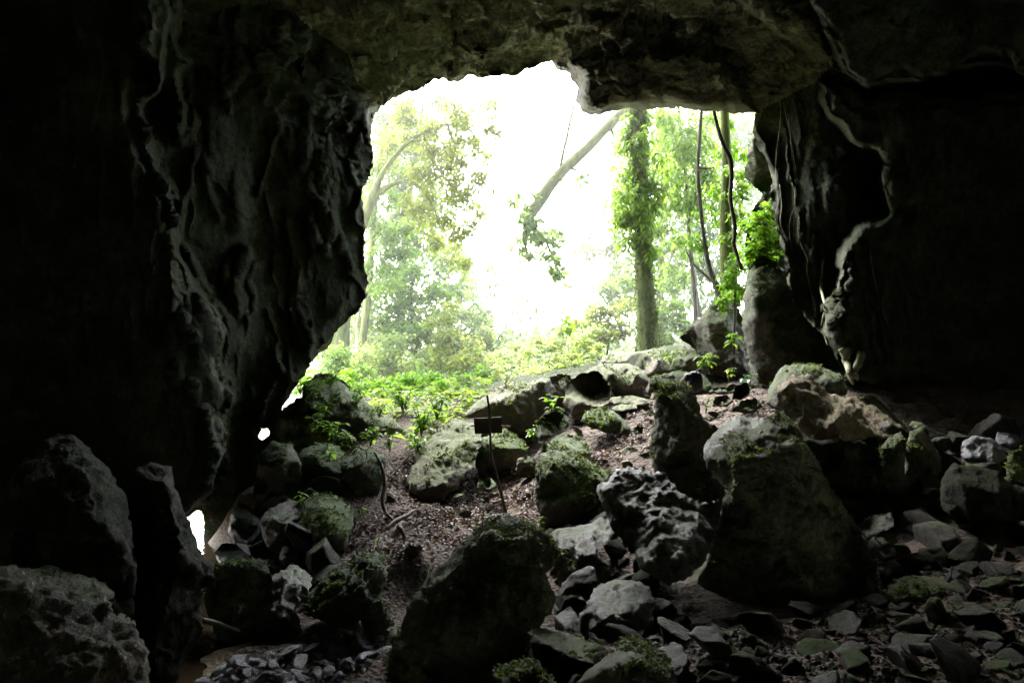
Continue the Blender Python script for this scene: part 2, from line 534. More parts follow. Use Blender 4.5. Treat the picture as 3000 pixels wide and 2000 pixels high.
# stepped masses: inside the outline the rock stands nearer (outline, amount m, transition px)
STEPS = [
    # big dark mass at right below the ledge
    ([(2400, 245), (2410, 313), (2442, 364), (2493, 415), (2557, 453), (2580, 485), (2576, 561), (2592, 619), (2544, 632), (2493, 670),
      (2461, 708), (2445, 766), (2449, 842), (2412, 893), (2410, 957), (2432, 1000), (2462, 1045), (2475, 1115), (2620, 1150), (3400, 1180), (3400, 240), (2900, 255), (2700, 262), (2530, 270), (2470, 230)], 1.1, 20),
    # black roof mass at upper right
    ([(2380, 30), (2429, 108), (2442, 172), (2474, 223), (2525, 262), (2602, 252), (2685, 240), (2729, 228), (2825, 213), (2895, 200), (3000, 225), (3600, 200), (3600, -700), (2300, -700), (2330, -40)], 2.3, 9),
    # left nearer wall
    ([(440, 340), (452, 420), (487, 510), (517, 600), (525, 663), (550, 766), (580, 842), (640, 906), (668, 957), (655, 1064), (684, 1160), (664, 1242), (668, 1306), (650, 1383), (625, 1434),
      (600, 1478), (540, 1500), (480, 2300), (-2900, 2300), (-2900, -200), (470, -200), (500, 100), (470, 250)], 1.5, 16),
    ([(533, -60), (536, 128), (566, 179), (540, 217), (533, 306), (552, 357), (525, 408), (470, 330), (380, 120), (380, -60)], 0.9, 26),
    # hanging block of the ceiling above the right half of the mouth
    ([(1640, 195), (1690, 240), (1687, 300), (1705, 332), (1760, 345), (1960, 325), (2150, 345), (2230, 335), (2190, 240), (2120, 150), (1900, 130), (1750, 170)], 0.9, 40),
    ([(2100, -40), (2230, 60), (2330, 130), (2400, 190), (2440, 180), (2425, 100), (2370, 10), (2300, -60)], 0.7, 12),
]
# narrow ridges: flowstone, draperies, ledges (line, width px, height m)
RIDGES = [
    ([(542, 0), (536, 128), (561, 170), (574, 179), (536, 217), (533, 306), (555, 357), (523, 408)], 11, .45),
    ([(702, 0), (702, 38), (689, 77), (708, 147), (711, 179), (683, 236), (663, 274)], 9, .40),
    ([(640, 60), (660, 20), (690, 60)], 14, .4),
    ([(440, 357), (447, 408), (485, 510), (529, 600), (529, 663), (555, 766), (587, 842), (644, 906), (670, 957), (670, 1000), (651, 1064), (683, 1160), (663, 1242), (670, 1306), (651, 1383), (625, 1434), (600, 1478)], 13, .55),
    ([(459, 561), (472, 644), (498, 721), (510, 797), (549, 893), (536, 957), (561, 982)], 9, .35),
    ([(568, 459), (549, 574), (533, 625)], 9, .3), ([(472, 510), (510, 625), (529, 733), (561, 829)], 8, .3),
    ([(600, 480), (610, 560), (640, 640)], 16, .25), ([(700, 470), (690, 560), (700, 640)], 22, .25),
    ([(906, 625), (931, 714), (957, 746)], 10, .35), ([(963, 612), (960, 690), (952, 735)], 8, .35), ([(900, 640), (915, 690), (940, 740)], 7, .3),
    ([(842, 644), (855, 714), (874, 778), (872, 840)], 13, .35), ([(721, 733), (702, 804), (682, 848), (702, 918)], 11, .4),
    ([(817, 1051), (804, 1128), (772, 1204), (759, 1236)], 9, .35), ([(593, 1210), (612, 1281), (638, 1332)], 9, .35),
    ([(1040, 140), (1030, 260), (1040, 330), (1020, 380)], 14, .35),
    ([(1010, 430), (1030, 500), (1056, 560), (1045, 610)], 8, .3), ([(1035, 620), (1062, 660)], 8, .35),
    ([(440, 0), (448, 80)], 8, .25), ([(885, 50), (880, 140), (900, 230)], 18, .3), ([(385, 380), (383, 560), (387, 660)], 9, .22),
    # right
    ([(2397, 51), (2429, 108), (2442, 172), (2474, 223), (2525, 262), (2602, 255), (2685, 242), (2729, 230), (2825, 217), (2895, 204), (3000, 230)], 9, .5),
    ([(2500, 702), (2512, 797), (2557, 925)], 6, .22), ([(2480, 720), (2485, 830), (2503, 890)], 7, .25), ([(2449, 842), (2460, 920), (2480, 980)], 8, .3),
    ([(2200, 340), (2225, 400), (2262, 470), (2272, 540), (2262, 574), (2276, 638), (2292, 721), (2318, 804), (2316, 850), (2335, 890), (2375, 945), (2430, 1000)], 11, .35),
    ([(2150, 150), (2190, 220), (2210, 190), (2290, 250)], 14, .4), ([(2240, 140), (2268, 200)], 8, .3), ([(2010, 70), (2060, 150), (2110, 240), (2120, 200), (2200, 250)], 16, .45),
    ([(2220, 20), (2300, 60), (2380, 110), (2420, 160)], 26, .4), ([(2250, -20), (2340, 50), (2400, 100)], 14, .3),
    ([(1870, 180), (1960, 120), (2040, 80)], 14, .4), ([(1880, 140), (1990, 110), (2060, 60)], 10, .3),
]


_rg = np.random.default_rng(90)


def drape(x0, y0, ln, wob, w, h):
    pts = [(x0, y0)]
    dx = _rg.normal(0, .12)
    for k in range(int(ln / 26) + 2):
        dx = .6 * dx + _rg.normal(.06, .22)
        pts.append((pts[-1][0] + dx * 26 * wob, pts[-1][1] + 26))
    RIDGES.append((pts, w, h))


for k in range(70):      # thin flowstone ribs on the left wall
    drape(_rg.uniform(440, 1030), _rg.uniform(0, 1150), _rg.uniform(40, 190), 1.0, _rg.uniform(4.0, 7.5), _rg.uniform(.06, .24))
for k in range(40):      # and on the face right of the mouth
    drape(_rg.uniform(2250, 2470), _rg.uniform(220, 950), _rg.uniform(60, 260), .5, _rg.uniform(3.5, 7), _rg.uniform(.10, .32))
for k in range(16):
    drape(_rg.uniform(2430, 2620), _rg.uniform(640, 1050), _rg.uniform(40, 160), .5, _rg.uniform(4, 7), _rg.uniform(.10, .25))
for k in range(16):
    drape(_rg.uniform(40, 430), _rg.uniform(0, 1200), _rg.uniform(40, 160), .6, _rg.uniform(5, 9), _rg.uniform(.10, .25))


for k in range(60):      # broken ledges of the ceiling
    x0, y0 = _rg.uniform(1060, 2250), _rg.uniform(-20, 300)
    pts = [(x0, y0)]
    sl = _rg.normal(-.12, .22)
    for q in range(int(_rg.uniform(3, 10))):
        sl = .7 * sl + _rg.normal(-.03, .16)
        pts.append((pts[-1][0] + 24, pts[-1][1] + 24 * sl))
    RIDGES.append((pts, _rg.uniform(4, 9), _rg.uniform(.15, .5)))


def grid_axis(lo, a, b, hi, step):
    mid = np.arange(a, b + step * .5, step)
    L, s, x = [], step, a
    while x > lo:
        s *= 1.35; x -= s; L.append(x)
    R, s, x = [], step, b
    while x < hi:
        s *= 1.35; x += s; R.append(x)
    return np.concatenate([L[::-1], mid, R])


gx = grid_axis(-3000, -40, 3040, 6000, 5.0)
gy = grid_axis(-1800, -40, 1660, 2400, 5.0)
NX, NY = len(gx), len(gy)
PXg, PYg = [a.ravel() for a in np.meshgrid(gx, gy)]
# snap vertices near the openings onto their outlines
ops = [MOUTHJ] + [jag(h, 5, 4, 20 + i) for i, h in enumerate(HOLES)]
fx, fy = PXg.copy(), PYg.copy()
for op in ops:
    bx0, by0 = op.min(0) - 10; bx1, by1 = op.max(0) + 10
    sel = np.where((PXg > bx0) & (PXg < bx1) & (PYg > by0) & (PYg < by1))[0]
    d, cx, cy = seg_dist(PXg[sel], PYg[sel], op, True)
    k = d < 3.4
    fx[sel[k]] = cx[k]; fy[sel[k]] = cy[k]
q = np.arange((NX - 1) * (NY - 1))
qi = (q // (NX - 1)) * NX + q % (NX - 1)
FQ = np.stack([qi, qi + NX, qi + NX + 1, qi + 1], -1)
ccx, ccy = fx[FQ].mean(1), fy[FQ].mean(1)
dead = np.zeros(len(FQ), bool)
for op in ops:
    dead |= in_poly(ccx, ccy, op)
FQ = FQ[~dead]

# depth
rb = RBF(CTRL[:, :2] / 1000.0, np.log(CTRL[:, 2]))
ex = np.clip(fx, -3000, 6000)
Y = np.exp(rb(np.stack([fx, fy], -1) / 1000.0))
Y = np.clip(Y, 1.2, 16)
# warp the photo coordinates a little so that drawn ridges get natural edges
wq = np.stack([fx / 60, fy / 60, np.zeros_like(fx)], -1)
wx = fx + 10 * fbm(wq, 4, .6); wy = fy + 10 * fbm(wq + 40, 4, .6)
sx_ = fx + 14 * fbm(wq * .7 + 7, 3); sy_ = fy + 14 * fbm(wq * .7 + 77, 3)
vis = (fx > -950) & (fx < 3700)
for poly, amp, tr in STEPS:
    d, _, _ = seg_dist(sx_, sy_, poly, True)
    s = np.where(in_poly(sx_, sy_, poly), d, -d)
    md = perlin(np.stack([fx / 95 + amp, fy / 95, np.full(len(fx), 3.7)], -1)) if poly is not STEPS[4][0] else np.zeros(len(fx))
    tr = tr * np.clip(1 + 1.5 * md, .6, 2.6)
    Y = Y - amp * (.9 * sstep(0, tr, s) + .1 * sstep(tr * 1.5, tr * 4.0, s + 14 * fbm(wq * 1.6, 2))) * (Y / 9.0)
rim_d, _, _ = seg_dist(fx, fy, MOUTHJ, True)
for line, w, h in RIDGES:
    w = w * 1.0
    bb = np.array(line, float)
    sel = np.where((fx > bb[:, 0].min() - 60) & (fx < bb[:, 0].max() + 60) & (fy > bb[:, 1].min() - 60) & (fy < bb[:, 1].max() + 60))[0]
    d, _, _ = seg_dist(wx[sel], wy[sel], line)
    mod = 0.8 + 0.45 * perlin(np.stack([fx[sel] / 90, fy[sel] / 130, np.full(len(sel), w * 1.3)], -1))
    Y[sel] -= .46 * h * np.clip(mod, .1, 1.4) * np.exp(-np.abs(d / (w * 1.15)) ** 1.6)
p0 = P(fx, fy, Y)
side = np.abs(p0[:, 0]) / (np.abs(p0[:, 0]) + np.maximum(p0[:, 2] - 3.0, 0.2) * 1.3)      # 1 on the walls, 0 on the ceiling
sw = sstep(.35, .62, side)


def fb3(p):
    return np.stack([fbm(p + 3.3, 2), fbm(p + 91.1, 2), fbm(p + 47.7, 2)], -1)


_T = np.vstack([FQ[:, [0, 1, 2]], FQ[:, [0, 2, 3]]])
N0 = vnormals(p0, _T)
pw = p0 * np.array([1.0, .8, .38]); pc = p0 * np.array([.7, 1.2, 1.2]) @ np.array([[.95, .3, 0], [-.3, .95, 0], [0, 0, 1]])
nw = 0.14 * fbm(pw * .8, 3) + 0.018 * ridged(pw * 2.6, 3) + 0.006 * ridged(pw * 8, 3) + .05 * facet((pw + .3 * fb3(pw * 2)) * .7) + .010 * facet((pw + .1 * fb3(pw * 4)) * 4)
nc = 0.26 * fbm(pc * .7, 3) + 0.10 * ridged(pc * 2.0, 3) + 0.03 * ridged(p0 * np.array([5, 8, 8.0]), 3) + .20 * facet((pc + .25 * fb3(pc * 2)) * np.array([.8, 1.3, 1.6])) + .09 * facet((pc + .1 * fb3(pc * 5)) * np.array([2.0, 3.4, 4.0]), 3)
rimf = sstep(2, 40, rim_d)
vd = p0 - np.array([0, 0, CAM_Z]); vd /= np.linalg.norm(vd, axis=1)[:, None]
fac = sstep(.04, .34, np.abs((N0 * vd).sum(1)))

disp = (nw * sw + nc * (1 - sw)) * np.clip(Y / 9, .3, 1.15) * (.12 + .88 * fac)
Y2 = np.clip(Y, 1.0, 17)
SV = P(fx, fy, Y2) + N0 * (disp * rimf)[:, None]
SV = SV + (SV - np.array([0, 0, CAM_Z])) * ((1 - rimf) * disp * .06)[:, None]
SV[:, 2] = np.minimum(SV[:, 2], 9.5)
# keep only used vertices
FQ = FQ.astype(int)

# rim: give the openings a thickness and the outer cliff
def boundary(F):
    E = np.concatenate([F[:, [0, 1]], F[:, [1, 2]], F[:, [2, 3]], F[:, [3, 0]]])
    key = np.sort(E, 1)
    k = key[:, 0].astype(np.int64) * 10000000 + key[:, 1]
    u, inv, cnt = np.unique(k, return_inverse=True, return_counts=True)
    return E[cnt[inv] == 1]


BE = boundary(FQ)
mx, my = (fx[BE].mean(1), fy[BE].mean(1))
outer = (mx < gx[0] + 50) | (mx > gx[-1] - 50) | (my < gy[0] + 50) | (my > gy[-1] - 50)
nv = len(SV)
verts = [SV]
faces = [FQ]


def extrude(edges, fn):
    global nv
    ids = np.unique(edges)
    mp = {int(v): nv + i for i, v in enumerate(ids)}
    allv = np.vstack(verts)
    verts.append(fn(ids, allv[ids]))
    ne = np.array([[mp[int(a)], mp[int(b)]] for a, b in edges])
    faces.append(np.stack([edges[:, 1], edges[:, 0], ne[:, 0], ne[:, 1]], -1))
    nv += len(ids)
    return ne


camv = np.array([0, 0, CAM_Z])
mouth_c = np.array([0.4, 0, 3.2])
isM = (~outer) & (rim_d[BE].max(1) < 12)
isH = (~outer) & ~isM
rr = np.random.default_rng(5)


def push(amount, flare, jit=0.0):
    def f(ids, v):
        ray = v - camv; ray /= np.linalg.norm(ray, axis=1)[:, None]
        rad = (v - mouth_c) * np.array([1, 0, 1]); rad /= np.linalg.norm(rad, axis=1)[:, None] + 1e-9
        o = v + ray * amount + rad * flare
        o = v + ray * amount + rad * (flare * np.where(v[:, 0] < -1, np.clip((v[:, 2] - 5.2) / 1.5, .04, 1), 1.0))[:, None]
        return o + jit * np.stack([fbm(v * 1.5, 3), np.abs(fbm(v * 1.5 + 9, 3)), fbm(v * 1.5 + 18, 3)], -1) * 0.5
    return f


e1 = extrude(BE[isM], push(.5, .12))
e2 = extrude(e1, push(.7, .6, .1))
e3 = extrude(e2, push(.8, 2.5, .6))
e4 = extrude(e3, push(1.0, 9.0, 1.0))
if isH.any():
    h1 = extrude(BE[isH], push(.35, 0.0))
b1 = extrude(BE[outer], lambda ids, v: np.stack([v[:, 0] * 1.05, np.full(len(v), -.6), np.clip(v[:, 2], -3, 6)], -1))
b2 = extrude(b1, lambda ids, v: np.stack([v[:, 0] * .9, np.full(len(v), -3.4), np.clip(v[:, 2], -3, 5)], -1))
b3 = extrude(b2, lambda ids, v: np.stack([v[:, 0] * .01, np.full(len(v), -3.9), 1.5 + 0.01 * v[:, 2]], -1))
SV = np.vstack(verts); SF = np.vstack(faces)
TRI = np.vstack([SF[:, [0, 1, 2]], SF[:, [0, 2, 3]]])
SN = vnormals(SV, TRI)
cen = SV[SF].mean(1)
cpx, cpy = proj(np.where(cen[:, 1:2] < .5, cen * np.array([1, 0, 1]) + np.array([0, .5, 0]), cen))
# which part of the shell a face belongs to: ceiling within the corners; upper-right roof gets darker wall rock as painted shade
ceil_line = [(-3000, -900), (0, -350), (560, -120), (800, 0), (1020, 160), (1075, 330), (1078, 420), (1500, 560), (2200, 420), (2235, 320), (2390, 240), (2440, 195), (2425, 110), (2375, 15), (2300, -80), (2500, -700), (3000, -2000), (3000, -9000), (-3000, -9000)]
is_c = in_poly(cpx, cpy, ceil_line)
offf = (cen[:, 1] < .3) | ((cen[:, 1] < 9) & ((cpx < -520) | (cpx > 3520) | (cpy < -430)))  # unseen faces take the pale rock that bounces fill light
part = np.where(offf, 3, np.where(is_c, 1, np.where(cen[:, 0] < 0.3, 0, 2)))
for k, (nm, mt, lab) in enumerate([('cave_wall_left', 'shell', 'dark left cave wall hung with flowstone'), ('cave_ceiling', 'ceil', 'rough ledged cave ceiling above the mouth'), ('cave_wall_right', 'shell', 'dark right cave wall with pale ridges and hanging roots'), ('cave_back_bounce_wall', 'rear_bounce', 'unseen back wall made pale to bounce fill light')]):
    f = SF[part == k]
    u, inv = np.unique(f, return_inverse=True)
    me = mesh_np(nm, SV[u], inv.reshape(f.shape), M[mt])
    try:
        me.normals_split_custom_set_from_vertices((-SN[u] if False else SN[u]).tolist())
    except Exception as e:
        print('normals', e)
    o = link(nm, me)
    tag(o, kind='structure')
print('shell', len(SV), len(SF))

# ------------------------------------------------------------------ ground
GC = []


def gpix(lst):
    for a in lst:
        GC.append(P(*a))


gpix([(1800, 1990, 4.4), (3000, 1990, 4.2), (2400, 1990, 4.2), (2400, 1900, 4.8), (3000, 1750, 5.6), (2600, 1770, 5.8), (2000, 1860, 5.3), (2900, 1620, 6.6), (2650, 1640, 6.8), (3000, 1480, 8),
      (1250, 1655, 7.6), (1200, 1640, 7.7), (1350, 1560, 8.6), (1300, 1500, 9.6), (1480, 1502, 10), (1350, 1440, 10.8), (1520, 1420, 11), (1500, 1380, 11.8),
      (1800, 1300, 11), (1900, 1210, 12), (1850, 1130, 13.6), (1750, 1340, 10.6),
      (1320, 1260, 12.6), (1300, 1180, 14), (1150, 1190, 14.5), (950, 1170, 15), (2000, 1030, 15.6), (1880, 1040, 16.4), (1700, 1080, 15.5),
      (2200, 1205, 10.5), (2330, 1240, 10.2), (2500, 1310, 9.5), (2650, 1350, 8.9), (2750, 1440, 8), (2500, 1130, 11.5), (2100, 1160, 12), (2150, 1250, 10),
      (900, 1460, 9.2), (1060, 1480, 9.6), (850, 1650, 7.9), (1000, 1660, 7.8), (850, 1270, 11.5), (1180, 1330, 11.0), (700, 1440, 9.9)])
GC += [np.array(v, float) for v in [
    (-1.0, 5.15, -.62), (-1.6, 5.5, -.48), (-2.35, 5.5, -.58), (-2.7, 6.2, -.58), (-2.2, 5.0, -.66), (-1.1, 5.75, -.44), (-1.9, 6.1, -.44), (-2.8, 7.5, -.70), (-0.9, 7.1, -.55), (-3.4, 8.8, -.72), (-3.75, 9.6, -.78), (-4.2, 10.6, -.8), (-5.2, 12.5, -.8), (-3.1, 8.0, -.7), (-.4, 5.5, -.45), (0.4, 6.3, -.2), (0.0, 7.2, -.45),
    (-1.4, 6.6, -.46), (-2.2, 7.0, -.5), (-.8, 4.2, -.62), (-2.2, 4.6, -.60), (-2.2, 3.0, -.5), (0, 3, -.35), (2, 3, -.15), (0, 0, -.1), (-3, 0, -.3), (4, 0, -.1), (4, 4, -.02), (1.2, 6.6, -.05), (1.5, 8.0, .05),
    (0, -8, 0), (6, 9, .4), (7, 5, .1), (-6, 14, -.3), (-8, 11, -.6), (-9, 7, -.6), (-14, 10, -.4), (-6, 20, 0.2), (-2, 18, 1.05), (0, 20, 1.1), (3, 20, 2.0), (6, 18, 2.6), (9, 20, 3.2),
    (0, 28, .9), (-8, 30, .7), (8, 30, 2.4), (0, 45, 1.6), (-20, 30, 1.5), (25, 30, 4), (-30, 60, 4), (0, 80, 5), (40, 60, 8), (12, 10, 2), (20, -10, 3), (-20, -10, 1), (-60, 0, 3), (60, 0, 6), (0, 300, 14), (-300, 100, 12), (300, 100, 16), (0, -300, 8), (-300, -300, 8), (300, -300, 8)]]
ROCKS = []          # filled below, then built


def rock(name, label, outline, Yd, pts=(), mat='grey', H=None, tilt=0.0, amp=0.05, back=None, ground=True, seed=None, step=7, cat='boulder', r=None, group=None, ridge=0.0, stepped=0):
    ROCKS.append(dict(name=name, label=label, outline=outline, Y=Yd, pts=list(pts), mat=mat, H=H, tilt=tilt, amp=amp, back=back, seed=seed or len(ROCKS) + 1, step=step, cat=cat, r=r, group=group, ridge=ridge, stepped=stepped))
    if ground:
        o = np.array([q[:2] for q in outline], float)
        b = o[:, 1].max()
        xs = o[o[:, 1] > b - 0.25 * (b - o[:, 1].min())][:, 0].mean()
        hh = b - o[:, 1].min()
        if b < 1985:
            g = P(xs, b - 0.06 * hh, Yd + 0.12)
            GC.append(g)


# ---- foreground and middle of the cave floor
rock('boulder', 'big black mossy-topped boulder at the bottom centre below the sign',
     [(1130, 2030, .3), (1150, 1890, .2), (1200, 1765), (1270, 1680), (1330, 1625), (1400, 1540, -.1), (1450, 1508, -.2), (1530, 1522, -.2), (1590, 1560, -.1), (1640, 1610, -.1), (1602, 1680, .2), (1626, 1745, .3), (1620, 1800, .3), (1560, 1860, .3), (1548, 1910, .3), (1545, 2030, .3)], 5.8,
     [(1440, 1565, .22), (1530, 1590, .25), (1380, 1640, .38), (1500, 1680, .45), (1350, 1720, .6), (1300, 1850, .75), (1450, 1850, .8), (1560, 1720, .55), (1350, 1980, .8), (1250, 1760, .35), (1590, 1640, .1)], mat='dark', amp=.08, ridge=.07, step=6)
rock('boulder', 'huge smooth black boulder filling the right centre, pale strip on its left edge',
     [(2030, 1690, .2), (2070, 1614, .1), (2112, 1506), (2125, 1430), (2060, 1345, -.1), (2096, 1290, -.5), (2150, 1255, -.7), (2211, 1250, -.7), (2281, 1208, -.7), (2332, 1250, -.5), (2376, 1315, -.2), (2446, 1442), (2523, 1557), (2560, 1640), (2596, 1704, .1), (2582, 1740, .2), (2466, 1780, .3), (2274, 1822, .4), (2019, 1835, .4), (1910, 1825, .3), (1935, 1740, .2)], 7.0,
     [(2136, 1345, .35), (2150, 1430, .55), (2130, 1510, .5), (2075, 1690, .6), (2190, 1320, .35), (2290, 1290, .2), (2300, 1500, .6), (2250, 1700, .75), (2400, 1600, .6), (2480, 1690, .5), (2060, 1780, .7)], mat='dark', amp=.07, ridge=.06, step=6)
rock('boulder', 'knobbly wet grey boulder leaning on the huge black boulder',
     [(1757, 1430, -.1), (1802, 1385, -.3), (1850, 1372, -.4), (1891, 1364, -.4), (1912, 1388, -.3), (1949, 1383, -.3), (1987, 1442, -.1), (2057, 1474), (2118, 1455), (2108, 1538, .1), (2057, 1659, .5), (2010, 1690, .6), (1955, 1712, .7), (1891, 1668, .6), (1815, 1576, .3), (1770, 1512)], 6.7,
     [(1850, 1430, .0), (1800, 1480, .1), (1890, 1500, .25), (1960, 1520, .3), (2040, 1520, .28), (1960, 1640, .85), (1880, 1590, .6), (2030, 1620, .7)], mat='knob', amp=.10, ridge=.055, ground=False, step=5)
rock('boulder', 'tall pointed dark stone standing upright at the right of the path',
     [(1900, 1310, .1), (1915, 1232), (1920, 1168), (1912, 1122, -.1), (1940, 1118, -.2), (1974, 1110, -.2), (2019, 1130, -.2), (2045, 1178, -.1), (2057, 1219), (2083, 1244), (2121, 1264), (2098, 1296), (2064, 1334, .1), (2058, 1390, .1), (1985, 1420, .2), (1917, 1385, .2)], 8.5,
     [(1938, 1165, .12), (1990, 1180, .42), (1950, 1260, .38), (2010, 1290, .5), (1985, 1370, .5), (1935, 1330, .35), (2060, 1275, .25)], mat='dark', amp=.06, ridge=.06, step=5, ground=False)
rock('boulder', 'rough light grey ledge stone on top of the huge black boulder',
     [(2062, 1340, .2), (2068, 1300), (2100, 1262, -.5), (2120, 1240, -.8), (2160, 1215, -1.0), (2215, 1222, -1.0), (2250, 1230, -.8), (2235, 1262, -.1), (2212, 1290, .1), (2180, 1308, .2), (2140, 1322, .3), (2130, 1375, .3), (2090, 1370, .3)], 7.3,
     [(2110, 1310, .25), (2160, 1280, -.05), (2095, 1340, .35)], mat='wet', amp=.05, ridge=.05, ground=False)
rock('boulder', 'jagged dark triangular stone beside the rough light grey ledge stone',
     [(2225, 1262), (2262, 1225, -.4), (2288, 1203, -.6), (2320, 1232, -.5), (2345, 1268, -.3), (2380, 1330), (2320, 1345, .2), (2250, 1310, .1)], 7.6, H=.25, mat='dark', amp=.04, ground=False)
rock('boulder', 'long brown rugged boulder lying diagonally at the right, widest in view',
     [(2277, 1160), (2281, 1123, -.2), (2319, 1096, -.4), (2376, 1098, -.5), (2421, 1149, -.5), (2510, 1162, -.9), (2574, 1200, -.8), (2651, 1251, -.5), (2600, 1285, .1), (2545, 1278, .2), (2491, 1290, .3), (2466, 1310, .3), (2421, 1316, .3), (2363, 1285, .2), (2325, 1240, .1), (2283, 1208)], 8.8,
     [(2330, 1140, .15), (2370, 1180, .25), (2430, 1210, .45), (2420, 1270, .5), (2500, 1215, .0), (2560, 1235, -.15), (2470, 1250, .35), (2350, 1225, .35)], mat='brown', amp=.07, ridge=.07, ground=False, step=6)
rock('boulder', 'dark rounded boulder with a mossy pale left edge behind the long brown boulder',
     [(2240, 1184, -.2), (2255, 1130, -.2), (2287, 1076, -.3), (2338, 1064, -.4), (2395, 1068, -.4), (2466, 1098, -.3), (2487, 1136, -.1), (2480, 1165, .1), (2400, 1190, .2), (2290, 1205, .2)], 9.8,
     [(2292, 1105, .15), (2350, 1095, .3), (2440, 1120, .3), (2380, 1140, .45), (2262, 1180, .15)], mat='darkmoss', amp=.04)
rock('boulder', 'pale weathered stone edge behind the right end of the long brown boulder',
     [(2515, 1168), (2535, 1160, -.2), (2558, 1156, -.3), (2590, 1185, -.2), (2625, 1222, -.1), (2665, 1256), (2640, 1275, .2), (2570, 1230, .2)], 9.6, H=.12, tilt=.2, mat='pale', amp=.05, ground=False)
rock('boulder', 'green tinged pillar of rock under the right end of the long brown boulder',
     [(2565, 1400), (2580, 1310), (2604, 1280, -.2), (2640, 1262, -.2), (2655, 1300), (2648, 1400), (2655, 1450), (2610, 1450, .1)], 8.2, H=.25, mat='darkmoss', amp=.05)
rock('boulder', 'dark upright stone between the green tinged pillar and the far right boulders',
     [(2640, 1440), (2648, 1330), (2665, 1262, -.2), (2700, 1250, -.2), (2735, 1300), (2760, 1360), (2745, 1430), (2690, 1470)], 8.4, H=.2, mat='dark', amp=.05)
rock('stone', 'small stone on the crest right of the long brown boulder', [(2662, 1248), (2672, 1234, -.1), (2700, 1238, -.1), (2718, 1254), (2690, 1266, .1)], 8.8, H=.08, mat='grey', amp=.03, ground=False, cat='stone')
rock('stone', 'pinkish slanting splinter of rock pointing down at the right', [(2682, 1272), (2700, 1262, -.1), (2726, 1290), (2752, 1330), (2760, 1348, .1), (2735, 1335, .1), (2705, 1305, .1)], 8.1, H=.05, mat='pale', amp=.015, ground=False, cat='stone', step=5)
rock('boulder', 'bluish wet rounded boulder near the right edge',
     [(2815, 1308), (2826, 1290, -.1), (2855, 1276, -.2), (2900, 1280, -.2), (2935, 1310, -.1), (2948, 1340), (2925, 1362, .1), (2890, 1372, .1), (2850, 1362, .1), (2822, 1340)], 8.3, H=.3, tilt=.25, mat='bluish', amp=.06, ridge=.05)
rock('boulder', 'small bluish boulder behind the bluish wet rounded one', [(2915, 1285), (2925, 1258, -.1), (2955, 1250, -.2), (2985, 1262, -.1), (2992, 1300), (2970, 1318, .1), (2930, 1316, .1)], 8.9, H=.22, tilt=.2, mat='bluish', amp=.05)
rock('boulder', 'dull olive rounded boulder cut by the right edge of the photo', [(2945, 1370), (2955, 1335, -.1), (2990, 1310, -.2), (3040, 1300, -.1), (3060, 1400), (3000, 1430, .1), (2960, 1415, .1)], 7.8, H=.25, mat='darkmoss', amp=.05)
rock('boulder', 'broad dark boulder with a pale lower band below the bluish boulders',
     [(2755, 1480, .1), (2760, 1410), (2790, 1358, -.2), (2850, 1362, -.3), (2920, 1378, -.3), (2965, 1420, -.2), (3050, 1430, -.1), (3060, 1500, .1), (2950, 1530, .3), (2800, 1535, .3)], 7.3, [(2830, 1420, .25), (2930, 1450, .3), (2850, 1500, .4)], mat='shelldark', amp=.06)
rock('boulder', 'pale angular block at the lower right flank of the huge black boulder', [(2515, 1540), (2535, 1518, -.1), (2562, 1508, -.2), (2612, 1500, -.2), (2620, 1535), (2600, 1555, .1), (2560, 1570, .1), (2540, 1588, .1)], 6.8, H=.15, tilt=.2, mat='wet', amp=.04, ground=False, step=5)
for i, (o, lab) in enumerate([
        ([(2560, 1575), (2590, 1558, -.1), (2625, 1560, -.1), (2630, 1590), (2585, 1600, .1)], 'flat stone under the pale angular block, upper of a small pile'),
        ([(2555, 1615), (2580, 1600, -.1), (2620, 1602, -.1), (2628, 1625), (2590, 1640, .1)], 'middle flat stone of the small pile right of the huge black boulder'),
        ([(2570, 1668), (2590, 1640, -.1), (2625, 1640, -.1), (2640, 1670), (2600, 1690, .1)], 'lowest stone of the small pile right of the huge black boulder')]):
    rock('stone', lab, o, 6.7 - .1 * i, H=.1, tilt=.15, mat='wet', amp=.03, ground=(i == 2), cat='stone', step=5)
rock('boulder', 'low black oval boulder on the pebbles at the right',
     [(2600, 1742), (2606, 1715, -.1), (2640, 1692, -.3), (2690, 1684, -.3), (2760, 1690, -.3), (2800, 1722, -.1), (2814, 1752), (2780, 1768, .1), (2700, 1770, .1), (2620, 1768, .1)], 5.9, H=.3, mat='dark', amp=.04)
rock('slab', 'pale flat slab tilted to the right in the foreground',
     [(1544, 1850), (1576, 1834, -.6), (1642, 1846, -.6), (1720, 1876, -.6), (1801, 1905, -.5), (1770, 1928), (1740, 1944, .25), (1665, 1922, .25), (1590, 1884, .2)], 4.9, [(1650, 1880, -.1), (1720, 1908, -.05)], mat='grey', amp=.02, ground=False, cat='slab', ridge=.03, step=5, r=12)
rock('boulder', 'black block under the pale tilted slab', [(1560, 1880), (1640, 1890, -.2), (1730, 1935, -.1), (1690, 2010, .1), (1560, 2010, .1)], 4.95, H=.2, mat='dark', amp=.04, ground=False)
rock('boulder', 'pointed dark foreground rock with a pale rim, cut by the bottom edge',
     [(1676, 2020), (1720, 1960, -.1), (1786, 1912, -.25), (1826, 1868, -.4), (1862, 1866, -.4), (1915, 1885, -.3), (1955, 1913, -.2), (1975, 1960), (1990, 2030, .1)], 4.3, [(1780, 1960, .15), (1850, 1930, .2), (1850, 2000, .3), (1930, 1980, .2)], mat='grey', amp=.03, ground=False, step=6)
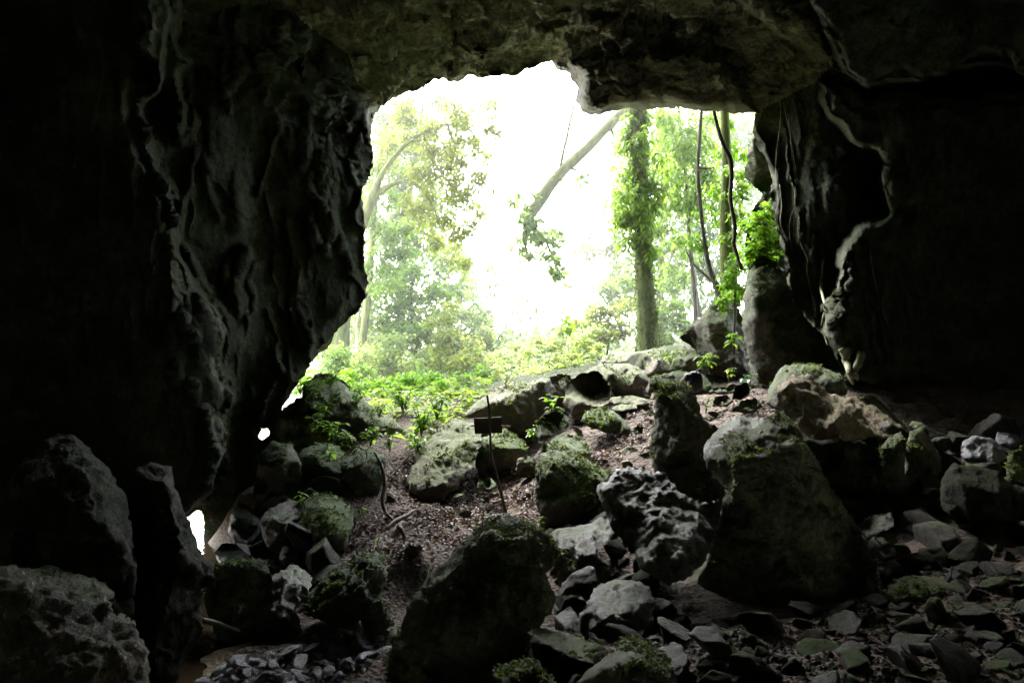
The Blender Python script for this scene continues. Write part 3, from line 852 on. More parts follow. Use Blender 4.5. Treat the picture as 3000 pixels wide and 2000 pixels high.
rock('boulder', 'black rounded foreground rock at the bottom, left of the pointed one', [(1428, 2030), (1441, 1975), (1473, 1946, -.2), (1510, 1938, -.3), (1548, 1922, -.3), (1592, 1960, -.1), (1625, 2000), (1630, 2030)], 4.4, H=.25, mat='dark', amp=.03, ground=False, step=6)
rock('boulder', 'small dark stone block at the right foot of the black centre boulder', [(1622, 1790), (1628, 1752, -.1), (1660, 1738, -.2), (1702, 1745, -.2), (1728, 1772), (1712, 1800, .1), (1660, 1812, .1)], 6.2, H=.15, tilt=.15, mat='darkmoss', amp=.03, step=5)
rock('boulder', 'rock with a lit sloping top in front of the knobbly boulder',
     [(1690, 1815, .1), (1720, 1770), (1740, 1722, -.5), (1800, 1698, -.6), (1870, 1700, -.6), (1905, 1720, -.4), (1922, 1760), (1912, 1830, .1), (1905, 1900, .2), (1790, 1880, .2), (1725, 1850, .2)], 5.9, [(1800, 1745, .0), (1870, 1755, .1), (1840, 1800, .35), (1780, 1800, .3)], mat='wet', amp=.05, ridge=.05, step=6)
rock('boulder', 'wet angular rock lit from above between the mossy steps and the knobbly boulder',
     [(1682, 1606), (1700, 1560, -.3), (1735, 1530, -.5), (1773, 1508, -.6), (1800, 1560, -.3), (1780, 1590), (1752, 1606, .1), (1762, 1643, .2), (1717, 1670, .2), (1688, 1643, .1)], 7.4, [(1735, 1575, .0), (1725, 1630, .25)], mat='wet', amp=.05, ridge=.05, ground=False, step=6)
rock('boulder', 'flat muddy rock patch right of the black centre boulder top', [(1605, 1570), (1630, 1548, -.5), (1690, 1540, -.6), (1745, 1530, -.6), (1740, 1560, -.1), (1700, 1600, .1), (1640, 1610, .1)], 7.6, H=.08, mat='wet', amp=.03, ground=False, step=6)
rock('boulder', 'dark block beneath the wet angular rock', [(1620, 1640), (1680, 1600, -.2), (1760, 1640, -.2), (1800, 1700), (1740, 1760, .1), (1650, 1750, .1)], 7.3, H=.2, mat='dark', amp=.05, ground=True)
rock('boulder', 'mossy stepped rock right of the sign post',
     [(1568, 1460), (1572, 1380), (1585, 1325, -.3), (1625, 1310, -.5), (1690, 1328, -.5), (1740, 1358, -.4), (1792, 1380, -.3), (1775, 1415), (1772, 1455), (1725, 1500, .1), (1660, 1532, .2), (1590, 1548, .2)], 9.0, [(1620, 1350, .0), (1680, 1365, .0), (1625, 1400, .35), (1700, 1405, .1), (1650, 1440, .2), (1640, 1480, .45), (1710, 1440, .2)], mat='mossy', amp=.05, ridge=.07, step=6)
rock('boulder', 'mossy hump above the stepped rock, beside the path', [(1600, 1340), (1605, 1300, -.2), (1640, 1272, -.4), (1690, 1275, -.4), (1722, 1300, -.2), (1738, 1330), (1690, 1345, .1)], 9.9, H=.2, tilt=.2, mat='mossy', amp=.05, step=6)
rock('boulder', 'dome shaped dark rock with a mossy rim right of the sign board', [(1568, 1268), (1575, 1232, -.1), (1595, 1212, -.2), (1625, 1203, -.3), (1655, 1217, -.2), (1672, 1244), (1650, 1265, .1), (1615, 1282, .1), (1580, 1292, .1)], 11, H=.25, mat='darkmoss', amp=.04, step=5)
rock('boulder', 'rounded boulder under a bright moss cap in the middle of the path', [(1700, 1232), (1720, 1205, -.3), (1752, 1194, -.4), (1785, 1196, -.4), (1820, 1222, -.2), (1850, 1262), (1830, 1274, .1), (1780, 1268, .1), (1730, 1252, .1)], 11, H=.25, tilt=.2, mat='mossy', amp=.04, step=5)
rock('boulder', 'large boulder behind the sign with a pale left side and a shaded right side',
     [(1362, 1222, -.2), (1378, 1194, -.2), (1410, 1165, -.3), (1452, 1138, -.4), (1500, 1118, -.4), (1532, 1118, -.3), (1550, 1122, -.2), (1590, 1106, -.2), (1612, 1110, -.2), (1630, 1150, -.2), (1612, 1192), (1585, 1225), (1548, 1270, .1), (1520, 1275, .1), (1460, 1252, .1)], 12.6,
     [(1575, 1130, .55), (1545, 1165, .6), (1515, 1185, .62), (1475, 1215, .55), (1420, 1195, .15), (1470, 1160, .15), (1560, 1215, .3), (1595, 1160, .2)], mat='pale', amp=.04, ridge=.02, step=5)
rock('boulder', 'filler rock added between the two large pale boulders behind the sign', [(1585, 1130), (1610, 1105, -.2), (1640, 1092, -.3), (1672, 1100, -.2), (1668, 1170), (1640, 1205, .1), (1600, 1200, .1)], 12.9, H=.2, mat='grey', amp=.04, step=5)  # added to cover overly bright ground between the boulders
rock('boulder', 'pale smooth boulder left of the flat stones, below the mossy ledge', [(1648, 1190), (1658, 1120, -.3), (1700, 1094, -.5), (1752, 1088, -.5), (1792, 1130, -.2), (1790, 1178), (1742, 1212, .1), (1690, 1232, .1)], 12.4, H=.25, tilt=.45, mat='pale', amp=.04, step=5)
rock('boulder', 'block with a pale top and dark front beneath the mossy ledge', [(1700, 1096), (1760, 1064, -.7), (1840, 1064, -.8), (1890, 1085, -.5), (1902, 1122), (1882, 1156, .1), (1805, 1162, .1), (1775, 1120, .1)], 13.2, [(1785, 1092, .1), (1860, 1095, .2), (1840, 1125, .25)], mat='pale', amp=.03, step=5)
rock('ledge', 'long rock ledge at the crest below the big mossy trunk',
     [(1758, 1062), (1768, 1046, -.6), (1805, 1030, -.9), (1880, 1028, -1.0), (1960, 1012, -1.2), (2045, 1004, -1.2), (2085, 1022, -.7), (2092, 1062), (2070, 1090, .1), (1990, 1095, .1), (1900, 1102, .1), (1850, 1074, .1)], 14.6, [(1830, 1050, .2), (1930, 1058, .2), (2040, 1045, .1), (1960, 1075, .3)], mat='pale', amp=.05, cat='rock ledge', step=5)
rock('boulder', 'dark low block below the right half of the rock ledge', [(1895, 1170), (1905, 1105, -.2), (1990, 1085, -.3), (2060, 1095, -.2), (2090, 1130), (2060, 1165, .1), (1960, 1185, .1)], 13.4, H=.25, mat='darkmoss', amp=.05, step=6)
rock('stone', 'upper flat stone of two beside the pointed dark stone', [(1785, 1172), (1795, 1162, -.3), (1850, 1158, -.3), (1900, 1170, -.1), (1905, 1182), (1870, 1188, .1), (1800, 1184, .1)], 12.1, H=.05, mat='pale', amp=.02, cat='flat stone', step=4, r=3)
rock('stone', 'lower flat stone of two beside the pointed dark stone', [(1790, 1196), (1812, 1184, -.3), (1862, 1184, -.2), (1868, 1196), (1830, 1204, .1), (1798, 1204, .1)], 11.8, H=.05, mat='pale', amp=.02, cat='flat stone', step=4, r=3)
rock('boulder', 'dark leaning rock at the right foot of the thin trunks outside',
     [(1992, 988), (2030, 950, -.2), (2070, 905, -.2), (2110, 866, -.3), (2150, 890, -.2), (2172, 922), (2192, 1000, .1), (2198, 1100, .1), (2150, 1125, .1), (2092, 1090, .1), (2042, 1030)], 14.8, [(2085, 940, .3), (2120, 960, .5), (2150, 1040, .6), (2090, 1020, .4)], mat='grey', amp=.06, ridge=.05, step=5)
rock('rock_pillar', 'tall mossy-edged rock pillar at the right side of the cave mouth',
     [(2198, 1060), (2176, 960), (2180, 860), (2190, 800, -.2), (2222, 756, -.4), (2262, 760, -.4), (2290, 785, -.3), (2330, 800), (2400, 900), (2460, 1000), (2520, 1085), (2470, 1130, .2), (2330, 1140, .2), (2225, 1130, .2)], 13.0, [(2215, 830, .35), (2265, 800, .1), (2225, 950, .45), (2300, 900, .3), (2300, 1050, .5), (2390, 1080, .4)], mat='darkmoss', amp=.06, ridge=.03, cat='rock pillar')
rock('boulder', 'pale hanging rock behind the pillar, high on the right side of the mouth', [(2182, 520), (2190, 450), (2205, 400), (2230, 380), (2290, 420), (2330, 560), (2300, 640), (2262, 600), (2225, 560)], 14.6, H=.4, mat='mossy', amp=.06, ground=False)
rock('boulder', 'leafy rock wall piece between the pillar and the hanging rock', [(2196, 800), (2185, 700), (2200, 620), (2240, 560), (2300, 600), (2340, 700), (2340, 840), (2260, 830)], 14.4, H=.4, mat='darkmoss', amp=.08, ground=False)
rock('boulder', 'long pale slanting boulder left of the sign',
     [(1190, 1405), (1230, 1320, -.7), (1288, 1250, -1.3), (1332, 1222, -1.6), (1400, 1238, -1.4), (1414, 1290, -.8), (1382, 1370, -.2), (1342, 1422, .1), (1290, 1468, .2), (1240, 1468, .3), (1208, 1440, .2)], 10.4, [(1330, 1290, -.7), (1290, 1330, -.25), (1250, 1380, .1), (1340, 1370, .05), (1265, 1430, .42), (1300, 1420, .35)], mat='grey', amp=.05, ridge=.04, step=5)
rock('boulder', 'block with a mossy top and black shaded front right behind the sign post', [(1388, 1330), (1412, 1282, -.3), (1480, 1252, -.6), (1530, 1288, -.4), (1545, 1318), (1505, 1368, .1), (1440, 1392, .1), (1400, 1388, .1)], 11.4, [(1440, 1305, .2), (1500, 1308, .2), (1465, 1350, .25)], mat='mossy', amp=.04, step=5)
rock('boulder', 'mossy overhanging rock with a black underside below the green plants',
     [(868, 1365), (880, 1320, -.5), (930, 1300, -.8), (1000, 1306, -.8), (1080, 1310, -.7), (1132, 1340, -.4), (1130, 1400, -.2), (1100, 1460, -.1), (1040, 1480, -.1), (980, 1470, -.2), (905, 1430, -.1)], 9.8, [(930, 1345, .3), (1050, 1350, .35), (1000, 1400, .1)], mat='darkmoss', amp=.06, ridge=.03, ground=False, step=6)
rock('boulder', 'grey rock ledge carrying the ferny plants at the left of the mouth',
     [(872, 1190), (890, 1130, -.3), (925, 1096, -.5), (962, 1094, -.5), (1012, 1130, -.5), (1100, 1196, -.6), (1198, 1258, -.4), (1190, 1305), (1100, 1300, .1), (980, 1270, .1), (900, 1245, .1)], 11.8, [(960, 1160, .25), (1080, 1245, .3), (920, 1200, .3)], mat='grey', amp=.06, ridge=.04, ground=False, step=6)
rock('boulder', 'dark mossy slope rock beneath the left rim of the mouth', [(800, 1260), (830, 1195, -.2), (880, 1165, -.3), (930, 1200, -.2), (990, 1275), (960, 1330, .1), (860, 1340, .1)], 11.0, H=.3, mat='darkmoss', amp=.05, step=6)
rock('boulder', 'dark green rock face left of the overhanging mossy rock', [(740, 1440), (760, 1330), (800, 1290, -.2), (850, 1300, -.2), (880, 1350, -.1), (890, 1430), (840, 1480, .1), (770, 1480, .1)], 9.6, H=.3, mat='darkmoss', amp=.06, step=6)
rock('boulder', 'mossy tilted boulder left of the twisted roots, a tiny plant on its top',
     [(868, 1560), (880, 1520, -.1), (885, 1475, -.4), (930, 1440, -.7), (985, 1450, -.7), (1035, 1490, -.5), (1032, 1550, -.2), (1012, 1612), (945, 1632, .1), (885, 1620, .1)], 8.2, [(945, 1500, .0), (900, 1550, .3), (990, 1560, .2), (950, 1600, .35)], mat='mossy', amp=.05, ridge=.03, step=6)
rock('boulder', 'grey boulder between the tilted mossy boulder and the pale bluish rocks', [(758, 1530), (790, 1490, -.3), (850, 1462, -.5), (900, 1470, -.4), (890, 1530), (876, 1600, .1), (840, 1642, .1), (785, 1605, .1)], 8.5, [(830, 1510, .1), (820, 1570, .3)], mat='knob', amp=.07, ridge=.05, step=6)
rock('boulder', 'small grey rounded stone below the grey boulder at left', [(815, 1640), (830, 1600, -.1), (865, 1605, -.1), (878, 1640), (850, 1665, .1)], 8.0, H=.12, mat='wet', amp=.03, step=5)
rock('boulder', 'pale bluish smooth rock in the shade by the left passage, upper one', [(668, 1560), (680, 1490, -.1), (710, 1470, -.2), (752, 1500, -.2), (768, 1560), (740, 1600, .1), (690, 1590, .1)], 9.0, H=.3, tilt=.35, mat='wet', amp=.04, ground=False, step=6)
rock('boulder', 'pale bluish smooth rock in the shade by the left passage, lower one', [(628, 1620), (650, 1590, -.2), (690, 1590, -.3), (730, 1630, -.1), (738, 1665), (690, 1668, .1), (645, 1655, .1)], 8.6, H=.3, tilt=.45, mat='wet', amp=.03, ground=False, step=6)
rock('boulder', 'large black rock mass below the pale bluish rocks', [(600, 1760), (620, 1650, -.2), (700, 1640, -.2), (780, 1640, -.1), (800, 1720), (770, 1830, .1), (740, 1900, .2), (640, 1900, .2)], 6.6, H=.3, mat='dark', amp=.05)
rock('boulder', 'grey rock with a curled pale top above the stream bank',
     [(750, 1885, .1), (752, 1790), (790, 1700, -.3), (822, 1668, -.5), (870, 1658, -.6), (915, 1690, -.4), (905, 1730, -.1), (872, 1775), (882, 1850, .1), (850, 1880, .1), (805, 1860)], 6.5, [(840, 1700, -.1), (830, 1760, .2), (790, 1800, .3), (850, 1820, .3)], mat='knob', amp=.08, ridge=.07, step=6)
rock('boulder', 'honeycombed mossy rock ridge sloping down to the stream bank',
     [(870, 1790), (905, 1735, -.2), (980, 1662, -.5), (1060, 1618, -.6), (1122, 1630, -.5), (1140, 1680, -.3), (1118, 1740, -.1), (1142, 1792), (1155, 1830, .1), (1095, 1860, .2), (1060, 1815, .1), (1000, 1830, .1), (900, 1800, .1)], 6.4, [(1000, 1710, .0), (1080, 1680, .05), (1050, 1760, .35), (980, 1770, .3), (1110, 1800, .3)], mat='darkmoss', amp=.10, ridge=.12, step=5)
rock('stone', 'wet shiny pointed stone on the stream bank', [(975, 1848), (1010, 1818, -.3), (1045, 1820, -.3), (1075, 1862, -.2), (1105, 1885), (1080, 1900, .1), (1055, 1892, .1), (1045, 1862, .1)], 6.05, H=.1, tilt=.15, mat='bluish', amp=.04, ridge=.03, cat='stone', step=5)
rock('stone', 'mossy pebble against the left side of the black centre boulder', [(1138, 1868), (1142, 1842, -.1), (1160, 1836, -.1), (1178, 1862), (1174, 1882, .1), (1150, 1890, .1)], 5.9, H=.08, mat='mossy', amp=.02, ground=False, cat='stone', step=4)
rock('boulder', 'dark rock standing in for the shaded hollow under the edge of the leaf litter', [(1090, 1860, -.1), (1110, 1700, -.3), (1160, 1660, -.2), (1260, 1672, -.2), (1290, 1720, -.3), (1180, 1860, .0)], 7.5, H=.05, mat='dark', amp=.04, ground=False)  # dark rock put in place of the black shade in the hollow
rock('boulder', 'dark filler rock wedged between the pointed stone, the knobbly and the huge black boulder', [(1915, 1385), (1985, 1375, -.1), (2060, 1325, -.1), (2135, 1370), (2135, 1470), (2060, 1510), (1975, 1460)], 7.9, H=.2, mat='dark', amp=.05, ground=False)
rock('boulder', 'dark filler rock standing in for shade on the dirt slope under the long brown boulder', [(2350, 1290), (2430, 1285, -.2), (2520, 1290, -.2), (2590, 1330, -.1), (2600, 1480), (2540, 1560), (2440, 1470)], 8.1, H=.3, mat='shelldark', amp=.06, ground=True)  # dark rock added where the dirt slope only lies in shade
# ---- left foreground masses
rock('rock_mass', 'mottled pale rock mass filling the bottom left corner',
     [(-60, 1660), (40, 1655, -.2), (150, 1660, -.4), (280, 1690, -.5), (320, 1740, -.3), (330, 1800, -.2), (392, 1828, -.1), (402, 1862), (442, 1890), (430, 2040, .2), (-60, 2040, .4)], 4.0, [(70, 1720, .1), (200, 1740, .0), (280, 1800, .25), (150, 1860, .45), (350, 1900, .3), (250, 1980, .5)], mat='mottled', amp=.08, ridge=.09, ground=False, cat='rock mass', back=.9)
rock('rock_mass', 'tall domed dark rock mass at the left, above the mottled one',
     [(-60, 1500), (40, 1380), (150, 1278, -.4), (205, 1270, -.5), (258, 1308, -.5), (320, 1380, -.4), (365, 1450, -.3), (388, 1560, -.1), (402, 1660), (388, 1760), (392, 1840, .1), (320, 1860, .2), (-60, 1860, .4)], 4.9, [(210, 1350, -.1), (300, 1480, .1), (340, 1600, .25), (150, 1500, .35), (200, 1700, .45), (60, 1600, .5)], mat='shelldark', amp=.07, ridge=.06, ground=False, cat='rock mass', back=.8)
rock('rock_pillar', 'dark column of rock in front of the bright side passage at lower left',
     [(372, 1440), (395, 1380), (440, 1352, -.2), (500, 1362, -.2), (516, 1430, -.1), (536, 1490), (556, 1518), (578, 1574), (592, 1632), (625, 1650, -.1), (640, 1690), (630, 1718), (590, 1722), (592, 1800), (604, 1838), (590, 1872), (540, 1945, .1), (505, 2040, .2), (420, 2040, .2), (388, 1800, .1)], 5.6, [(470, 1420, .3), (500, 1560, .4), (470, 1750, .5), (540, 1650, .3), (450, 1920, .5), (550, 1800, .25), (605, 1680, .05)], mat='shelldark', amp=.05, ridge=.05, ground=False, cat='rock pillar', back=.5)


# ------------------------------------------------------------------ leaves
def leaves(cent, size, rg, droop=.4, aspect=2.2, fold=.25, face=None):
    """many leaf-shaped faces; cent (n,3); returns V,F (quads: two per leaf)"""
    n = len(cent)
    size = np.broadcast_to(size, (n,)) * rg.uniform(.65, 1.35, n)
    a = rg.uniform(0, 2 * PI, n)
    d = np.stack([np.cos(a), np.sin(a), rg.normal(-droop, .35, n)], -1)
    d /= np.linalg.norm(d, axis=1)[:, None]
    up = np.stack([rg.normal(0, .5, n), rg.normal(0, .5, n), np.ones(n)], -1)
    s = np.cross(d, up); s /= np.linalg.norm(s, axis=1)[:, None] + 1e-9
    nn = np.cross(s, d)
    L = size[:, None]; W = L / aspect
    p0 = cent; p1 = cent + d * L * .45 + nn * L * .05; p2 = cent + d * L - nn * L * .12
    l = cent + d * L * .42 - s * W * .5 + nn * W * fold
    r = cent + d * L * .42 + s * W * .5 + nn * W * fold
    V = np.stack([p0, l, p2, r, p1], 1).reshape(-1, 3)
    b = np.arange(n)[:, None] * 5
    F = np.concatenate([np.hstack([b, b + 4, b + 2, b + 1]), np.hstack([b, b + 3, b + 2, b + 4])])
    return V, F


def build_rock(d):
    rg = np.random.default_rng(d['seed'] * 13 + 5)
    O = np.array([(q[0], q[1], q[2] if len(q) > 2 else 0.0) for q in d['outline']], float)
    wpx, hpx = np.ptp(O[:, 0]), np.ptp(O[:, 1])
    size = min(wpx, hpx)
    step = d['step'] if size > 60 else max(3.0, min(d['step'], size / 9))
    D = jag(O, step, max(1.5, min(7.0, size * .035)), d['seed'])
    # orientation: counter-clockwise in image coordinates for cdt is not required
    n = len(D)
    x0, y0 = D[:, :2].min(0); x1, y1 = D[:, :2].max(0)
    gxx, gyy = np.meshgrid(np.arange(x0, x1, step), np.arange(y0, y1, step * .87))
    gxx[1::2] += step * .5
    q = np.stack([gxx.ravel(), gyy.ravel()], -1) + rg.uniform(-.22, .22, (gxx.size, 2)) * step
    ins = in_poly(q[:, 0], q[:, 1], D)
    q = q[ins]
    ed, _, _ = seg_dist(q[:, 0], q[:, 1], D, True)
    q = q[ed > step * .6]
    pts2 = np.vstack([D[:, :2], q])
    edges = [(i, (i + 1) % n) for i in range(n)]
    v, e, f, *_ = delaunay_2d_cdt([Vector(p) for p in pts2], edges, [], 1, 1e-4)
    v2 = np.array([(p[0], p[1]) for p in v])
    f = np.array([list(t) for t in f if len(t) == 3], int)
    ed, _, _ = seg_dist(v2[:, 0], v2[:, 1], D, True)
    rim = ed < 1e-2
    dmax = max(ed.max(), 1.0)
    m = d['Y'] / FOC                       # metres per photo pixel
    # depth offset of the rim: blend of the outline values
    def rimval(x, y):
        best = np.full(x.shape, 1e9); out = np.zeros(x.shape)
        k = len(O)
        for i in range(k):
            a, b = O[i], O[(i + 1) % k]
            dx, dy = b[0] - a[0], b[1] - a[1]
            L = dx * dx + dy * dy + 1e-9
            t = np.clip(((x - a[0]) * dx + (y - a[1]) * dy) / L, 0, 1)
            dd = np.hypot(x - a[0] - t * dx, y - a[1] - t * dy)
            mm = dd < best
            best = np.where(mm, dd, best); out = np.where(mm, a[2] + (b[2] - a[2]) * t, out)
        return out
    H = d['H'] if d['H'] is not None else .35 * size * m
    ctrl_xy = [O[:, :2]]; ctrl_z = [O[:, 2]]
    if d['pts']:
        pp = np.array(d['pts'], float)
        ctrl_xy.append(pp[:, :2]); ctrl_z.append(pp[:, 2])
    CX, CZ = np.vstack(ctrl_xy), np.concatenate(ctrl_z)
    if d['pts']:
        cv, ce, cf, *_ = delaunay_2d_cdt([Vector(p) for p in CX], [(i, (i + 1) % len(O)) for i in range(len(O))], [], 0, 1e-4)
        cvv = np.array([(p[0], p[1]) for p in cv])
        cz = np.array([CZ[np.argmin(np.hypot(CX[:, 0] - a[0], CX[:, 1] - a[1]))] for a in cvv])
        z = np.full(len(v2), np.nan)
        for t in cf:
            t = list(t)
            if len(t) != 3: continue
            A, B, C = cvv[t[0]], cvv[t[1]], cvv[t[2]]
            den = (B[1] - C[1]) * (A[0] - C[0]) + (C[0] - B[0]) * (A[1] - C[1])
            if abs(den) < 1e-9: continue
            l0 = ((B[1] - C[1]) * (v2[:, 0] - C[0]) + (C[0] - B[0]) * (v2[:, 1] - C[1])) / den
            l1 = ((C[1] - A[1]) * (v2[:, 0] - C[0]) + (A[0] - C[0]) * (v2[:, 1] - C[1])) / den
            l2 = 1 - l0 - l1
            k = (l0 > -1e-3) & (l1 > -1e-3) & (l2 > -1e-3)
            z[k] = l0[k] * cz[t[0]] + l1[k] * cz[t[1]] + l2[k] * cz[t[2]]
        bad = np.isnan(z)
        if bad.any(): z[bad] = rimval(v2[bad, 0], v2[bad, 1])
        z[rim] = rimval(v2[rim, 0], v2[rim, 1])
        rr_ = (d['r'] or 9)
        z = z + np.sqrt(np.clip(1 - (1 - np.clip(ed / rr_, 0, 1)) ** 2, 0, 1)) * rr_ * m * .6
    else:
        rv = RBF(O[:, :2] / 100, O[:, 2])(v2 / 100)
        cx, cy = v2[~rim].mean(0) if (~rim).any() else v2.mean(0)
        u = (v2 - [cx, cy]) / (0.5 * np.array([wpx, hpx]))
        h = np.ones(len(v2))
        for k in range(7):
            a = rg.uniform(0, 2 * PI)
            nn = np.array([math.cos(a), math.sin(a)])
            h = np.minimum(h, rg.uniform(.75, 1.15) - (u @ nn) * rg.uniform(.25, .8))
        prof = np.sqrt(np.clip(1 - (1 - np.clip(ed / (dmax * .42), 0, 1)) ** 2, 0, 1))
        z = rv + H * np.clip(h, .1, 1.2) * prof
        z = z + d['tilt'] * (u[:, 1] * .5) * prof
    # chips: flatten patches of the front into planes, as broken limestone does
    nr = np.where(~rim)[0]
    for k in range(9 if d['pts'] else 20):
        if len(nr) < 30: break
        i0 = nr[rg.integers(len(nr))]
        R = size * rg.uniform(.16, .42)
        du = v2 - v2[i0]
        dist = np.hypot(du[:, 0], du[:, 1] * rg.uniform(.8, 1.4))
        nb = dist < R * .75
        if nb.sum() < 8: continue
        A_ = np.column_stack([np.ones(nb.sum()), du[nb]])
        cf_, *_r = np.linalg.lstsq(A_, z[nb], rcond=None)
        cf_[1:] += rg.normal(0, (.12 if d['pts'] else .30) * m, 2)
        pl = cf_[0] - rg.uniform(0.0, .02 if d['pts'] else .05) * size * m + du @ cf_[1:] + np.clip(dist / R - .8, 0, None) ** 2 * size * m * 2.0
        z = np.where(rim, z, np.minimum(z, pl))
    back = d['back'] if d['back'] is not None else max(.2, .55 * size * m)
    prof = np.sqrt(np.clip(1 - (1 - np.clip(ed / dmax, 0, 1)) ** 2, 0, 1))
    rvz = z * 0 + 0.0
    zb = RBF(O[:, :2] / 100, O[:, 2])(v2 / 100) if True else 0
    zb = np.minimum(zb, z) - back * prof
    front = P(v2[:, 0], v2[:, 1], d['Y'] - z)
    idx = np.where(~rim)[0]
    bk = P(v2[idx, 0], v2[idx, 1], d['Y'] - zb[idx])
    V = np.vstack([front, bk])
    mp = np.arange(len(v2)); mp[idx] = len(v2) + np.arange(len(idx))
    fb = mp[f][:, ::-1]
    F = np.vstack([f, fb])
    # make the front face the camera
    a, b, c = V[f[:, 0]], V[f[:, 1]], V[f[:, 2]]
    nn = np.cross(b - a, c - a)
    if np.sum(nn * (np.array([0, 0, CAM_Z]) - a)) < 0:
        F = F[:, ::-1]
    N = vnormals(V, F)
    s = 1.0 / max(.12, min(.6, size * m))
    off = d['seed'] * 7.7
    A = d['amp']
    dd = A * .45 * fbm(V * s * 1.2 + off, 3) + A * .22 * ridged(V * s * 2.4 + off, 3) + .007 * fbm(V * 22 + off, 2)
    fs = 1.0 / max(.10, .42 * size * m)
    dd = dd + facet(V * fs, d['seed']) / fs * .06 + facet(V * fs * 2.6, d['seed'] + 9) / fs * .03
    if d['ridge']:
        r1 = ridged(V * s * 2.2 + np.array([0, 0, 0]) + off * 2, 3)
        dd = dd + d['ridge'] * .55 * (np.clip(r1, -.6, .6) - .15)
        dd = dd - d['ridge'] * .5 * np.clip(fbm(V * s * 5 + off, 2), 0, 1)
    fade = np.ones(len(V)); fade[:len(v2)] = np.where(rim, .35, .35 + .65 * np.clip(ed / (step * 3), 0, 1))
    V = V + N * (dd * fade)[:, None]
    base = np.array([V[:, 0].mean(), V[:, 1].mean(), V[:, 2].min()])
    me = mesh_np(d['name'], V, F, M[d['mat']], True, base)
    o = link(d['name'], me, None, base)
    tag(o, d['label'], d['cat'], d['group'])
    mossy = {'mossy': .8, 'darkmoss': .5, 'grey': .18, 'pale': .12, 'dark': .25}.get(d['mat'], 0)
    if mossy and size > 60:
        N = vnormals(V, F)
        msk = N[:, 2] * .55 + fbm(V * 2.2 + off, 3) * 1.0 + fbm(V * 9 + off, 2) * .35 - (.72 - .5 * mossy)
        msk[V[:, 2] < base[2] + .12 * (V[:, 2].max() - base[2])] = -1
        cand = np.where((msk > 0) & (N[:, 1] < .75))[0]
        if len(cand) > 20:
            nb = int(min(2600, len(cand) * 2.2))
            pk = cand[rg.integers(0, len(cand), nb)]
            jit = rg.normal(0, step * m * .5, (nb, 3))
            jit -= N[pk] * (jit * N[pk]).sum(1)[:, None]
            MV, MF = leaves(V[pk] + jit - N[pk] * .006, .026 + .0016 * d['Y'], rg, -.35, 1.6, .2)
            tag(link('moss', mesh_np('moss', MV - base, MF, M['moss'], False), o), kind='stuff')
    return o


for d in ROCKS:
    build_rock(d)
print('rocks', len(ROCKS))

GC = np.array(GC)
grb = RBF(GC[:, :2] / 10, GC[:, 2])


def ground_z(x, y, detail=True):
    x = np.atleast_1d(np.asarray(x, float)); y = np.atleast_1d(np.asarray(y, float))
    z = grb(np.stack([x, y], -1) / 10)
    if detail:
        q = np.stack([x, y, np.zeros_like(x)], -1)
        z = z + .08 * fbm(q * 1.1, 3) + .03 * fbm(q * 4, 3) + .012 * ridged(q * 9, 2)
        z = z + np.clip((np.abs(y) - 30) / 60, 0, 1) * 1.5 * fbm(q * .05, 3)
    return z


xs = grid_axis(-320, -6, 6.6, 320, .05)
ys = grid_axis(-320, 3.2, 17.5, 320, .055)
X, Yg = [a.ravel() for a in np.meshgrid(xs, ys)]
Zg = ground_z(X, Yg)
nx, ny = len(xs), len(ys)
q = np.arange((nx - 1) * (ny - 1)); qi = (q // (nx - 1)) * nx + q % (nx - 1)
GF = np.stack([qi, qi + 1, qi + nx + 1, qi + nx], -1)

m, t, out = nt('damp_earth')
L = t.links.new
b = nd(t, 'ShaderNodeBsdfPrincipled', i_Roughness=.8)
b.inputs['Specular IOR Level'].default_value = .2
L(b.outputs[0], out.inputs[0])
geo = nd(t, 'ShaderNodeNewGeometry')
sx = nd(t, 'ShaderNodeSeparateXYZ'); L(geo.outputs['Position'], sx.inputs[0])
n1 = nd(t, 'ShaderNodeTexNoise', i_Scale=2.0, i_Detail=8.0, i_Roughness=.65)
n2 = nd(t, 'ShaderNodeTexNoise', i_Scale=30.0, i_Detail=6.0, i_Roughness=.7)
vo = nd(t, 'ShaderNodeTexVoronoi', i_Scale=24.0)
for n in (n1, n2, vo): L(geo.outputs['Position'], n.inputs['Vector'])
c = mixc(t, ramp(t, n1.outputs[0], [(.35, 0), (.65, 1)]), (.045, .034, .026), (.10, .075, .06))
c = mixc(t, ramp(t, n2.outputs[0], [(.4, 0), (.7, .7)]), c, (.17, .13, .11))
c = mixc(t, ramp(t, vo.outputs['Distance'], [(.1, .6), (.5, 0)]), c, (.04, .03, .025))
# outdoors: green floor; a stream bed left of the cave, paled so the wall gaps glow white
fo = nd(t, 'ShaderNodeMapRange', i_1=13.6, i_2=15.5); L(sx.outputs[1], fo.inputs[0])
c = mixc(t, fo.outputs[0], c, (.045, .06, .02))
fl = nd(t, 'ShaderNodeMapRange', i_1=-3.6, i_2=-4.6); L(sx.outputs[0], fl.inputs[0])
c = mixc(t, fl.outputs[0], c, (.46, .40, .30))
f2 = nd(t, 'ShaderNodeMapRange', i_1=-2.1, i_2=-2.4); L(sx.outputs[0], f2.inputs[0])
f3 = nd(t, 'ShaderNodeMapRange', i_1=7.2, i_2=6.4); L(sx.outputs[1], f3.inputs[0])
f4 = nd(t, 'ShaderNodeMath', operation='MULTIPLY'); L(f2.outputs[0], f4.inputs[0]); L(f3.outputs[0], f4.inputs[1])
c = mixc(t, f4.outputs[0], c, (.62, .52, .33))  # yellowish sand made paler in place of light from the side passage
fb = nd(t, 'ShaderNodeMapRange', i_1=3.2, i_2=1.0); L(sx.outputs[1], fb.inputs[0])
c = mixc(t, fb.outputs[0], c, (.50, .48, .40))  # pale floor behind the camera, added to bounce fill light
